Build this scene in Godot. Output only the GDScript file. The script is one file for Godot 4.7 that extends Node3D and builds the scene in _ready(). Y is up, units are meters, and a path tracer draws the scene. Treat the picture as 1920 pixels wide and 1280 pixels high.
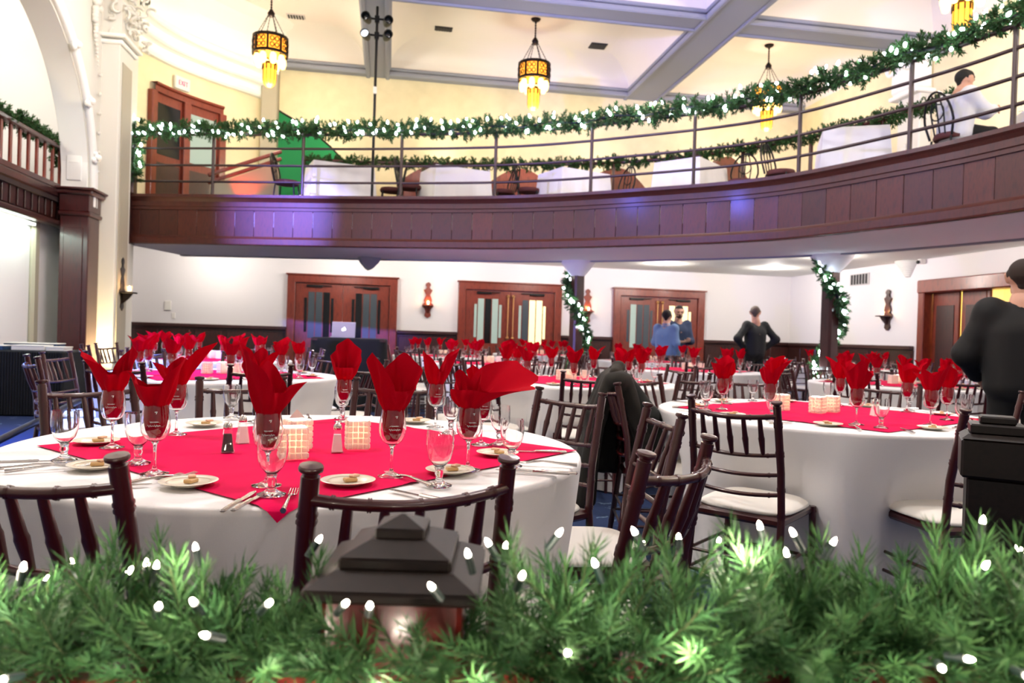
extends Node3D
# A banquet hall seen over a garlanded railing. World: x right along the back wall, y up, z = -depth.

# ------------------------------------------------------------------ mesh builder
class MB:
	var v := PackedVector3Array()
	var n := PackedVector3Array()
	var c := PackedColorArray()
	var ix := PackedInt32Array()
	var col := Color.WHITE
	var use_col := false

	func vert(p: Vector3, nn: Vector3) -> int:
		v.append(p)
		n.append(nn)
		if use_col:
			c.append(col)
		return v.size() - 1

	func tri(a: int, b: int, d: int) -> void:
		var cr := (v[b] - v[a]).cross(v[d] - v[a])
		if cr.dot(n[a] + n[b] + n[d]) > 0.0:
			ix.append(a); ix.append(d); ix.append(b)
		else:
			ix.append(a); ix.append(b); ix.append(d)

	func poly(pts: Array, nn: Vector3) -> void:
		var s := v.size()
		for p in pts:
			vert(p, nn)
		for i in range(1, pts.size() - 1):
			tri(s, s + i, s + i + 1)

	func quad(a: Vector3, b: Vector3, d: Vector3, e: Vector3, hint: Vector3) -> void:
		var nn := (b - a).cross(d - a)
		if nn.length_squared() < 1e-14:
			nn = (d - a).cross(e - a)
		nn = nn.normalized()
		if nn.dot(hint) < 0.0:
			nn = -nn
		poly([a, b, d, e], nn)

	func box(ctr: Vector3, size: Vector3, bev := 0.0, bs := Basis.IDENTITY) -> void:
		var h := size * 0.5
		var b := minf(bev, minf(h.x, minf(h.y, h.z)) * 0.95)
		for a in 3:
			for s in [-1.0, 1.0]:
				var nn := Vector3.ZERO
				nn[a] = s
				var p1 := (a + 1) % 3
				var p2 := (a + 2) % 3
				var pts := []
				for q in [[-1, -1], [1, -1], [1, 1], [-1, 1]]:
					var p := Vector3.ZERO
					p[a] = s * h[a]
					p[p1] = q[0] * (h[p1] - b)
					p[p2] = q[1] * (h[p2] - b)
					pts.append(ctr + bs * p)
				poly(pts, (bs * nn).normalized())
		if b <= 0.0:
			return
		for a in 3:
			var p1 := (a + 1) % 3
			var p2 := (a + 2) % 3
			for s1 in [-1.0, 1.0]:
				for s2 in [-1.0, 1.0]:
					var pts := []
					for e in [[-1, 0], [1, 0], [1, 1], [-1, 1]]:
						var p := Vector3.ZERO
						p[a] = e[0] * (h[a] - b)
						p[p1] = s1 * (h[p1] - (b if e[1] == 1 else 0.0))
						p[p2] = s2 * (h[p2] - (0.0 if e[1] == 1 else b))
						pts.append(ctr + bs * p)
					var nn := Vector3.ZERO
					nn[p1] = s1
					nn[p2] = s2
					poly(pts, (bs * nn).normalized())
		for sx in [-1.0, 1.0]:
			for sy in [-1.0, 1.0]:
				for sz in [-1.0, 1.0]:
					poly([ctr + bs * Vector3(sx * h.x, sy * (h.y - b), sz * (h.z - b)), ctr + bs * Vector3(sx * (h.x - b), sy * h.y, sz * (h.z - b)), ctr + bs * Vector3(sx * (h.x - b), sy * (h.y - b), sz * h.z)], (bs * Vector3(sx, sy, sz)).normalized())

	func tube(pts: Array, rad, sides := 6, caps := true) -> void:
		var cnt := pts.size()
		var t0: Vector3 = (pts[1] - pts[0]).normalized()
		var up := Vector3.UP if absf(t0.y) < 0.9 else Vector3.RIGHT
		var e1 := t0.cross(up).normalized()
		var base := v.size()
		for i in cnt:
			var t: Vector3 = (pts[mini(i + 1, cnt - 1)] - pts[maxi(i - 1, 0)]).normalized()
			e1 = (e1 - t * e1.dot(t)).normalized()
			var e2 := t.cross(e1)
			var r: float = rad[i] if rad is Array else rad
			for k in sides:
				var a := TAU * k / sides
				var nn := e1 * cos(a) + e2 * sin(a)
				vert(pts[i] + nn * r, nn)
		for i in cnt - 1:
			for k in sides:
				var k2 := (k + 1) % sides
				tri(base + i * sides + k, base + i * sides + k2, base + (i + 1) * sides + k2)
				tri(base + i * sides + k, base + (i + 1) * sides + k2, base + (i + 1) * sides + k)
		if caps:
			for e in [0, cnt - 1]:
				var nn: Vector3 = (pts[0] - pts[1]).normalized() if e == 0 else (pts[e] - pts[e - 1]).normalized()
				var ring := []
				for k in sides:
					ring.append(v[base + e * sides + k])
				poly(ring, nn)

	func lathe(prof: Array, segs := 16, xf := Transform3D.IDENTITY, smooth := true) -> void:
		# profile of Vector2(radius, y); normals point away from the axis side the profile bulges to
		var rows := []
		for i in prof.size() - 1:
			var d: Vector2 = prof[i + 1] - prof[i]
			var nn := Vector2(d.y, -d.x).normalized()
			rows.append(nn)
		for i in prof.size() - 1:
			var na: Vector2 = rows[i]
			var nb: Vector2 = rows[i]
			if smooth:
				if i > 0 and rows[i - 1].dot(rows[i]) > 0.6:
					na = (rows[i - 1] + rows[i]).normalized()
				if i < rows.size() - 1 and rows[i + 1].dot(rows[i]) > 0.6:
					nb = (rows[i + 1] + rows[i]).normalized()
			var base := v.size()
			for k in segs + 1:
				var a := TAU * k / segs
				var ca := cos(a)
				var sa := sin(a)
				vert(xf * Vector3(prof[i].x * ca, prof[i].y, prof[i].x * sa), (xf.basis * Vector3(na.x * ca, na.y, na.x * sa)).normalized())
				vert(xf * Vector3(prof[i + 1].x * ca, prof[i + 1].y, prof[i + 1].x * sa), (xf.basis * Vector3(nb.x * ca, nb.y, nb.x * sa)).normalized())
			for k in segs:
				var b := base + k * 2
				if prof[i].x > 1e-5:
					tri(b, b + 2, b + 1)
				if prof[i + 1].x > 1e-5:
					tri(b + 1, b + 2, b + 3)

	func ball(ctr: Vector3, r: float, segs := 8, rings := 5, sc := Vector3.ONE) -> void:
		var base := v.size()
		for i in rings + 1:
			var ph := PI * i / rings
			for k in segs + 1:
				var a := TAU * k / segs
				var nn := Vector3(sin(ph) * cos(a), cos(ph), sin(ph) * sin(a))
				vert(ctr + nn * sc * r, (nn / sc).normalized())
		for i in rings:
			for k in segs:
				var b := base + i * (segs + 1) + k
				if i > 0:
					tri(b, b + 1, b + segs + 1)
				if i < rings - 1:
					tri(b + 1, b + segs + 2, b + segs + 1)

	func prism(outline: PackedVector2Array, z0: float, z1: float, xf := Transform3D.IDENTITY) -> void:
		# outline in local xy, extruded along local z
		var t := Geometry2D.triangulate_polygon(outline)
		for side in [[z0, -1.0], [z1, 1.0]]:
			var base := v.size()
			var nn: Vector3 = (xf.basis * Vector3(0, 0, side[1] * signf(z1 - z0))).normalized()
			for p in outline:
				vert(xf * Vector3(p.x, p.y, side[0]), nn)
			for i in range(0, t.size(), 3):
				tri(base + t[i], base + t[i + 1], base + t[i + 2])
		var area := 0.0
		for i in outline.size():
			area += outline[i].cross(outline[(i + 1) % outline.size()])
		var cw := -1.0 if area > 0.0 else 1.0
		for i in outline.size():
			var a := outline[i]
			var b := outline[(i + 1) % outline.size()]
			var e := b - a
			var nn := (xf.basis * Vector3(-e.y * cw, e.x * cw, 0)).normalized()
			poly([xf * Vector3(a.x, a.y, z0), xf * Vector3(b.x, b.y, z0), xf * Vector3(b.x, b.y, z1), xf * Vector3(a.x, a.y, z1)], nn)

	func grid(p: Array, nu: int, nv: int, closed_u := false) -> void:
		# p: nu*nv points, row by row (nv rows of nu); smooth normals
		var base := v.size()
		for j in nv:
			for i in nu:
				var l: Vector3 = p[j * nu + ((i - 1 + nu) % nu if closed_u else maxi(i - 1, 0))]
				var r: Vector3 = p[j * nu + ((i + 1) % nu if closed_u else mini(i + 1, nu - 1))]
				var d: Vector3 = p[maxi(j - 1, 0) * nu + i]
				var u: Vector3 = p[mini(j + 1, nv - 1) * nu + i]
				var nn := (r - l).cross(u - d)
				vert(p[j * nu + i], nn.normalized() if nn.length_squared() > 1e-16 else Vector3.UP)
		for j in nv - 1:
			for i in (nu if closed_u else nu - 1):
				var i2 := (i + 1) % nu
				tri(base + j * nu + i, base + j * nu + i2, base + (j + 1) * nu + i2)
				tri(base + j * nu + i, base + (j + 1) * nu + i2, base + (j + 1) * nu + i)

	func sweep(path: Array, nrm: Array, prof: Array) -> void:
		# path: Vector2 (x, depth), nrm: Vector2 outward; prof: Vector2 (out, y). Flat across the profile, smooth along the path.
		for k in prof.size() - 1:
			var d: Vector2 = prof[k + 1] - prof[k]
			var pn := Vector2(d.y, -d.x).normalized()
			var base := v.size()
			for i in path.size():
				var nn := Vector3(nrm[i].x * pn.x, pn.y, -nrm[i].y * pn.x)
				for q in [prof[k], prof[k + 1]]:
					var pp: Vector2 = path[i] + nrm[i] * q.x
					vert(Vector3(pp.x, q.y, -pp.y), nn)
			for i in path.size() - 1:
				tri(base + i * 2, base + i * 2 + 1, base + i * 2 + 3)
				tri(base + i * 2, base + i * 2 + 3, base + i * 2 + 2)

	func mesh() -> ArrayMesh:
		var a := []
		a.resize(Mesh.ARRAY_MAX)
		a[Mesh.ARRAY_VERTEX] = v
		a[Mesh.ARRAY_NORMAL] = n
		if use_col:
			a[Mesh.ARRAY_COLOR] = c
		a[Mesh.ARRAY_INDEX] = ix
		var m := ArrayMesh.new()
		m.add_surface_from_arrays(Mesh.PRIMITIVE_TRIANGLES, a)
		return m

# ------------------------------------------------------------------ scene helpers
var rng := RandomNumberGenerator.new()
var used := {}
var M := {}
var K := {}      # shared meshes

func numbered(called: String) -> String:
	if not used.has(called):
		used[called] = 0
		return called
	used[called] += 1
	return "%s_%03d" % [called, used[called]]

func part(called: String, m, mat: Material, parent: Node, xf := Transform3D.IDENTITY) -> MeshInstance3D:
	var o := MeshInstance3D.new()
	o.name = called
	o.mesh = m.mesh() if m is MB else m
	o.material_override = mat
	o.transform = xf
	parent.add_child(o, true)
	return o

func tag(o: Node, label: String, category := "", group := "", kind := "") -> Node:
	if label: o.set_meta("label", label)
	if category: o.set_meta("category", category)
	if group: o.set_meta("group", group)
	if kind: o.set_meta("kind", kind)
	return o

func thing(called: String, label: String, category: String, at := Vector3.ZERO, turn := 0.0, group := "") -> Node3D:
	var o := Node3D.new()
	o.name = numbered(called)
	add_child(o)
	o.position = at
	o.rotation.y = turn
	tag(o, label, category, group)
	return o

func single(called: String, m, mat: Material, label: String, category: String, xf := Transform3D.IDENTITY, group := "") -> MeshInstance3D:
	var o := part(numbered(called), m, mat, self, xf)
	tag(o, label, category, group)
	return o

func structure(called: String, m, mat: Material, label := "", xf := Transform3D.IDENTITY) -> MeshInstance3D:
	var o := part(numbered(called), m, mat, self, xf)
	tag(o, label, "", "", "structure")
	return o

func copy_of(o: Node3D, at: Vector3, turn: float, label := "", group := "") -> Node3D:
	var base := String(o.name).get_slice("_00", 0)
	var r: Node3D = o.duplicate()
	r.name = numbered(base)
	add_child(r)
	r.position = at
	r.rotation.y = turn
	if label: r.set_meta("label", label)
	if group: r.set_meta("group", group)
	return r

func pos(x: float, y: float, d: float) -> Vector3:
	return Vector3(x, y, -d)

func mat(c: Color, rough := 0.7, metal := 0.0) -> StandardMaterial3D:
	var m := StandardMaterial3D.new()
	m.albedo_color = c
	m.roughness = rough
	m.metallic = metal
	return m

func glow(c: Color, energy: float, base := Color(0.9, 0.9, 0.85)) -> StandardMaterial3D:
	var m := mat(base, 0.5)
	m.emission_enabled = true
	m.emission = c
	m.emission_energy_multiplier = energy
	return m

func glass(tint: Color, alpha: float, rough := 0.02) -> StandardMaterial3D:
	var m := mat(Color(tint.r, tint.g, tint.b, alpha), rough)
	m.transparency = BaseMaterial3D.TRANSPARENCY_ALPHA
	return m

func noise_tex(freq: float, ramp: Array, seed_ := 1, octaves := 4, size := 256, kind := FastNoiseLite.TYPE_SIMPLEX_SMOOTH) -> NoiseTexture2D:
	var f := FastNoiseLite.new()
	f.noise_type = kind
	f.frequency = freq
	f.seed = seed_
	f.fractal_octaves = octaves
	var t := NoiseTexture2D.new()
	t.width = size
	t.height = size
	t.seamless = true
	t.noise = f
	var g := Gradient.new()
	g.offsets = PackedFloat32Array(range(ramp.size()).map(func(i): return float(i) / (ramp.size() - 1)))
	g.colors = PackedColorArray(ramp)
	t.color_ramp = g
	return t

func wood(dark: Color, light: Color, rough: float, coat: float, scale: Vector3, seed_: int) -> StandardMaterial3D:
	var m := mat(Color.WHITE, rough)
	m.albedo_texture = noise_tex(0.02, [dark, light, dark.lerp(light, 0.4)], seed_)
	m.uv1_triplanar = true
	m.uv1_scale = scale
	if coat > 0.0:
		m.clearcoat_enabled = true
		m.clearcoat = coat
		m.clearcoat_roughness = 0.15
	return m

func lamp(o: Light3D, at: Vector3, c: Color, energy: float, size := 0.1, parent: Node = self, called := "lamp_light") -> Light3D:
	o.name = called
	o.light_color = c
	o.light_energy = energy
	o.light_size = size
	o.shadow_enabled = true
	if o is OmniLight3D:
		o.omni_range = 40.0
		o.omni_attenuation = 2.0
	if o is SpotLight3D:
		o.spot_range = 40.0
		o.spot_attenuation = 2.0
	o.position = at
	parent.add_child(o, true)
	return o

func spot(from: Vector3, to: Vector3, c: Color, energy: float, angle: float, soft := 0.6, size := 0.08) -> void:
	var s := SpotLight3D.new()
	s.spot_angle = angle
	s.spot_angle_attenuation = soft
	lamp(s, from, c, energy, size, self, "spot_light")
	s.look_at_from_position(from, to, Vector3.UP if absf((to - from).normalized().y) < 0.95 else Vector3.RIGHT)

func spline(ctrl: Array, step: float) -> Array:
	var dense := []
	for i in ctrl.size() - 1:
		var p0: Vector2 = ctrl[maxi(i - 1, 0)]
		var p1: Vector2 = ctrl[i]
		var p2: Vector2 = ctrl[i + 1]
		var p3: Vector2 = ctrl[mini(i + 2, ctrl.size() - 1)]
		for k in 40:
			var t := k / 40.0
			dense.append(p1.cubic_interpolate(p2, p0, p3, t))
	dense.append(ctrl[-1])
	var out := [dense[0]]
	var acc := 0.0
	for i in range(1, dense.size()):
		var a: Vector2 = dense[i - 1]
		var b: Vector2 = dense[i]
		var l := a.distance_to(b)
		while acc + l >= step:
			var f := (step - acc) / l
			a = a.lerp(b, f)
			l = a.distance_to(b)
			acc = 0.0
			out.append(a)
			if l < 1e-9:
				break
		acc += l
	return out

func normals2(path: Array) -> Array:
	var out := []
	for i in path.size():
		var t: Vector2 = (path[mini(i + 1, path.size() - 1)] - path[maxi(i - 1, 0)]).normalized()
		out.append(Vector2(t.y, -t.x))
	return out

func offset(path: Array, nrm: Array, d: float) -> Array:
	var out := []
	for i in path.size():
		out.append(path[i] + nrm[i] * d)
	return out

# ------------------------------------------------------------------ camera, light, materials
func set_camera() -> void:
	var cam := Camera3D.new()
	cam.name = "camera"
	cam.fov = rad_to_deg(2.0 * atan(640.0 / 1400.0))
	cam.position = Vector3(0, 1.13, 0)
	cam.rotation = Vector3(deg_to_rad(-0.49), deg_to_rad(-9.5), deg_to_rad(1.8))
	cam.near = 0.05
	cam.far = 200.0
	var at := CameraAttributesPhysical.new()
	at.frustum_focal_length = 26.0
	at.exposure_aperture = 5.0
	at.frustum_focus_distance = 2.1
	cam.attributes = at
	add_child(cam)
	cam.fov = rad_to_deg(2.0 * atan(640.0 / 1400.0))
	cam.current = true

func set_environment() -> void:
	var w := WorldEnvironment.new()
	w.name = "environment"
	var e := Environment.new()
	e.background_mode = Environment.BG_COLOR
	e.background_color = Color.BLACK
	e.tonemap_mode = Environment.TONE_MAPPER_LINEAR
	e.tonemap_exposure = 1.48
	e.sdfgi_enabled = true
	e.ssao_enabled = true
	e.ssil_enabled = true
	w.environment = e
	add_child(w)

func make_materials() -> void:
	M.white_wall = mat(Color(0.90, 0.885, 0.88), 0.85)
	M.cream_wall = mat(Color(0.90, 0.85, 0.70), 0.85)
	M.cream_wall.albedo_texture = noise_tex(0.01, [Color(0.96, 0.96, 0.95), Color(1, 1, 1)], 8)
	M.cream_wall.uv1_triplanar = true
	M.cream_wall.uv1_world_triplanar = true
	M.plaster = mat(Color(0.84, 0.83, 0.78), 0.8)
	M.white_plaster = mat(Color(0.92, 0.92, 0.89), 0.75)
	M.neutral_wall = mat(Color(0.66, 0.66, 0.68), 0.85)
	M.greige = mat(Color(0.66, 0.63, 0.55), 0.8)
	M.ceiling = mat(Color(0.89, 0.86, 0.82), 0.9)
	M.beam = mat(Color(0.54, 0.55, 0.59), 0.8)
	M.soffit = mat(Color(0.84, 0.82, 0.85), 0.85)
	M.fascia = []
	for i in 4:
		var k := 1.0 + 0.07 * (i - 1.5)
		M.fascia.append(wood(Color(0.20 * k, 0.075 * k, 0.045 * k), Color(0.29 * k, 0.115 * k, 0.065 * k), 0.5, 0.08, Vector3(4, 0.9, 4), 20 + i))
	M.fascia_dark = mat(Color(0.05, 0.02, 0.015), 0.8)
	M.door_wood = wood(Color(0.34, 0.11, 0.06), Color(0.48, 0.18, 0.10), 0.4, 0.3, Vector3(3, 0.6, 3), 31)
	M.wainscot = wood(Color(0.13, 0.05, 0.045), Color(0.22, 0.08, 0.06), 0.4, 0.3, Vector3(3, 0.6, 3), 33)
	M.dark_door = mat(Color(0.09, 0.045, 0.04), 0.45)
	M.lintel = mat(Color(0.42, 0.36, 0.36), 0.6)
	M.panel_wood = wood(Color(0.17, 0.045, 0.04), Color(0.26, 0.07, 0.06), 0.35, 0.4, Vector3(3, 0.5, 3), 35)
	M.rail_metal = mat(Color(0.23, 0.17, 0.16), 0.4, 0.3)
	M.black_metal = mat(Color(0.03, 0.03, 0.035), 0.45, 0.4)
	M.bronze = mat(Color(0.10, 0.065, 0.04), 0.45, 0.6)
	M.brass = mat(Color(0.80, 0.62, 0.38), 0.3, 0.9)
	M.cloth = mat(Color(0.93, 0.92, 0.915), 0.85)
	M.cloth.albedo_texture = noise_tex(0.2, [Color(0.965, 0.965, 0.965), Color(1, 1, 1)], 3)
	M.cloth.uv1_triplanar = true
	M.cloth.uv1_scale = Vector3(6, 6, 6)
	M.overlay = mat(Color(0.87, 0.02, 0.31), 0.85)
	M.overlay.metallic_specular = 0.2
	M.overlay.albedo_texture = noise_tex(0.25, [Color(0.94, 0.94, 0.94), Color(1, 1, 1)], 5)
	M.overlay.uv1_triplanar = true
	M.overlay.uv1_scale = Vector3(9, 9, 9)
	M.napkin = mat(Color(0.64, 0.0, 0.085), 0.9)
	M.napkin.metallic_specular = 0.15
	M.napkin.backlight_enabled = true
	M.napkin.backlight = Color(0.22, 0.0, 0.02)
	M.chair = mat(Color(0.22, 0.03, 0.035), 0.28)
	M.chair.clearcoat_enabled = true
	M.chair.clearcoat = 0.45
	M.chair.clearcoat_roughness = 0.08
	M.cushion = mat(Color(0.90, 0.885, 0.85), 0.55)
	M.black_cloth = mat(Color(0.018, 0.022, 0.03), 0.9)
	M.navy_cloth = mat(Color(0.02, 0.03, 0.05), 0.9)
	M.china = mat(Color(0.90, 0.87, 0.79), 0.22)
	M.steel = mat(Color(0.80, 0.78, 0.76), 0.18, 1.0)
	M.glass = glass(Color(1, 1, 1), 0.035)
	M.solid_glass = mat(Color(1, 1, 1, 0.0), 0.02)
	M.solid_glass.refraction_enabled = true
	M.solid_glass.refraction_scale = 0.05
	M.solid_glass.transparency = BaseMaterial3D.TRANSPARENCY_ALPHA
	M.print_white = mat(Color(0.95, 0.93, 0.93), 0.6)
	M.votive = mat(Color(0.94, 0.93, 0.93), 0.25)
	M.votive.backlight_enabled = true
	M.votive.backlight = Color(0.9, 0.85, 0.8)
	M.wax = glow(Color(1.0, 0.92, 0.78), 1.2, Color(0.95, 0.93, 0.86))
	M.flame = glow(Color(1.0, 0.86, 0.58), 30.0)
	M.bulb = glow(Color(0.88, 0.97, 1.0), 32.0)
	M.warm_bulb = glow(Color(1.0, 0.92, 0.82), 40.0)
	M.bulb_socket = mat(Color(0.03, 0.12, 0.10), 0.5)
	M.needle = mat(Color(1, 1, 1), 0.65)
	M.needle.metallic_specular = 0.25
	M.needle.vertex_color_use_as_albedo = true
	M.wire = mat(Color(0.02, 0.05, 0.03), 0.6)
	M.newel_cap = wood(Color(0.06, 0.04, 0.033), Color(0.10, 0.07, 0.058), 0.42, 0.0, Vector3(6, 6, 6), 41)
	M.newel_cap.metallic_specular = 0.35
	M.newel = wood(Color(0.26, 0.05, 0.045), Color(0.36, 0.075, 0.06), 0.35, 0.4, Vector3(5, 1, 5), 42)
	M.amber = glow(Color(1.0, 0.62, 0.18), 1.6, Color(0.9, 0.55, 0.15))
	M.amber_bright = glow(Color(1.0, 0.80, 0.42), 4.0, Color(0.95, 0.75, 0.35))
	M.grille = mat(Color(0.14, 0.13, 0.13), 0.6)
	M.pale_metal = mat(Color(0.75, 0.74, 0.72), 0.5)
	M.dark_glass = mat(Color(0.06, 0.075, 0.08), 0.12)
	M.pale_glass = glow(Color(0.72, 0.80, 0.74), 0.33, Color(0.45, 0.5, 0.47))
	M.lit_glass = glow(Color(1.0, 0.93, 0.66), 0.85, Color(0.8, 0.76, 0.6))
	M.grey_glass = glow(Color(0.5, 0.6, 0.66), 0.05, Color(0.17, 0.20, 0.215))
	M.carpet = mat(Color.WHITE, 0.95)
	M.carpet.albedo_texture = carpet_texture()
	M.carpet.uv1_triplanar = true
	M.carpet.uv1_world_triplanar = true
	M.carpet.uv1_scale = Vector3(0.5, 0.5, 0.5)
	M.balcony_floor = mat(Color(0.16, 0.09, 0.08), 0.8)

func carpet_texture() -> ImageTexture:
	var im := Image.create(512, 512, false, Image.FORMAT_RGB8)
	im.fill(Color(0.045, 0.15, 0.31))
	var r := RandomNumberGenerator.new()
	r.seed = 77
	for i in 9000:
		var x := r.randi() % 512
		var y := r.randi() % 512
		im.set_pixel(x, y, Color(0.03, 0.09, 0.2) if r.randf() < 0.6 else Color(0.08, 0.2, 0.32))
	for i in 46:
		var cx := r.randi() % 512
		var cy := r.randi() % 512
		var ang := r.randf() * TAU
		var ln := r.randf_range(14, 34)
		for k in 60:
			var t := k / 59.0 - 0.5
			var w := (1.0 - absf(t) * 2.0) * r.randf_range(2.0, 4.0)
			var px := cx + cos(ang) * t * ln - sin(ang) * sin(t * 5.0) * 6.0
			var py := cy + sin(ang) * t * ln + cos(ang) * sin(t * 5.0) * 6.0
			im.fill_rect(Rect2i(posmod(int(px), 508), posmod(int(py), 508), int(w) + 1, int(w) + 1), Color(0.42, 0.50, 0.58))
	return ImageTexture.create_from_image(im)

func main_lights() -> void:
	# stage lanterns by the proscenium throw violet and blue over the balcony front and the ceiling beams
	spot(pos(-3.56, 4.4, 6.15), pos(-1.85, 2.95, 12.6), Color(0.50, 0.47, 1.0), 300.0, 9.5, 1.0)
	spot(pos(-3.4, 4.5, 6.15), pos(5.2, 2.95, 8.6), Color(0.36, 0.42, 1.0), 22.0, 22.0, 1.0)
	spot(pos(-3.35, 1.15, 6.9), pos(2.2, 2.6, 11.6), Color(0.60, 0.56, 1.0), 26.0, 30.0, 1.0, 0.06)
	spot(pos(-3.3, 4.6, 6.15), pos(4.2, 6.9, 12.6), Color(0.45, 0.47, 1.0), 60.0, 26.0, 1.0)
	spot(pos(-3.6, 4.3, 6.1), pos(-2.7, 0.0, 6.6), Color(0.30, 0.50, 1.0), 70.0, 34.0, 1.0)

# ------------------------------------------------------------------ the room
const XL := -4.1
const XR := 9.7
const DB := 16.9
const CEIL := 7.4
const BEAM := 6.72
var fpath: Array
var fnorm: Array

func slab(x0: float, x1: float, y0: float, y1: float, d0: float, d1: float, bev := 0.0) -> MB:
	var m := MB.new()
	m.box(Vector3((x0 + x1) / 2, (y0 + y1) / 2, -(d0 + d1) / 2), Vector3(absf(x1 - x0), absf(y1 - y0), absf(d1 - d0)), bev)
	return m

func plan_prism(pts: Array, y0: float, y1: float) -> MB:
	var m := MB.new()
	var o := PackedVector2Array(pts)
	m.prism(o, y0, y1, Transform3D(Basis(Vector3(1, 0, 0), Vector3(0, 0, -1), Vector3(0, 1, 0)), Vector3.ZERO))
	return m

func coffer(x0: float, x1: float, d0: float, d1: float) -> void:
	var m := MB.new()
	var rings := []
	var steps := 8
	for i in steps + 1:
		var a := PI / 2 * i / steps
		rings.append([0.72 * (1.0 - cos(a)), BEAM + 0.06 + (CEIL - BEAM - 0.06) * sin(a)])
	for side in 4:
		var p := []
		for r in rings:
			var o: float = r[0]
			var a := Vector3(x0 + o, r[1], -(d0 + o))
			var b := Vector3(x1 - o, r[1], -(d0 + o))
			var c := Vector3(x1 - o, r[1], -(d1 - o))
			var d := Vector3(x0 + o, r[1], -(d1 - o))
			var ends: Array = [[a, b], [b, c], [c, d], [d, a]][side]
			for e in ends:
				p.append(e)
		# smooth normals along the curve, facing into the coffer
		var base := m.v.size()
		var cen := Vector3((x0 + x1) / 2, BEAM - 1.0, -(d0 + d1) / 2)
		for j in steps + 1:
			for i in 2:
				var dn: Vector3 = p[maxi(j - 1, 0) * 2 + i]
				var up: Vector3 = p[mini(j + 1, steps) * 2 + i]
				var along: Vector3 = p[j * 2 + 1] - p[j * 2]
				var edge: Vector3 = (p[mini(j + 1, steps) * 2] + p[mini(j + 1, steps) * 2 + 1] - p[maxi(j - 1, 0) * 2] - p[maxi(j - 1, 0) * 2 + 1]) * 0.5
				var nn := along.cross(edge).normalized()
				if nn.dot(cen - p[j * 2]) < 0: nn = -nn
				m.vert(p[j * 2 + i], nn)
		for j in steps:
			m.tri(base + j * 2, base + j * 2 + 1, base + j * 2 + 3)
			m.tri(base + j * 2, base + j * 2 + 3, base + j * 2 + 2)
	var o := 0.72
	m.poly([Vector3(x0 + o, CEIL, -(d0 + o)), Vector3(x1 - o, CEIL, -(d0 + o)), Vector3(x1 - o, CEIL, -(d1 - o)), Vector3(x0 + o, CEIL, -(d1 - o))], Vector3.DOWN)
	structure("ceiling", m, M.ceiling)

func beam(x0: float, x1: float, d0: float, d1: float, along_x: bool) -> void:
	var m := MB.new()
	m.box(Vector3((x0 + x1) / 2, BEAM + 0.45, -(d0 + d1) / 2), Vector3(x1 - x0, 0.9, d1 - d0), 0.01)
	# edge mouldings
	for s in [-1.0, 1.0]:
		if along_x:
			m.box(Vector3((x0 + x1) / 2, BEAM + 0.02, -((d0 + d1) / 2 + s * (d1 - d0) * 0.5)), Vector3(x1 - x0, 0.10, 0.09), 0.02)
			m.box(Vector3((x0 + x1) / 2, BEAM + 0.11, -((d0 + d1) / 2 + s * (d1 - d0) * 0.5)), Vector3(x1 - x0, 0.06, 0.15), 0.02)
		else:
			m.box(Vector3((x0 + x1) / 2 + s * (x1 - x0) * 0.5, BEAM + 0.02, -(d0 + d1) / 2), Vector3(0.09, 0.10, d1 - d0), 0.02)
			m.box(Vector3((x0 + x1) / 2 + s * (x1 - x0) * 0.5, BEAM + 0.11, -(d0 + d1) / 2), Vector3(0.15, 0.06, d1 - d0), 0.02)
	structure("trim_beam", m, M.beam)

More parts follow.
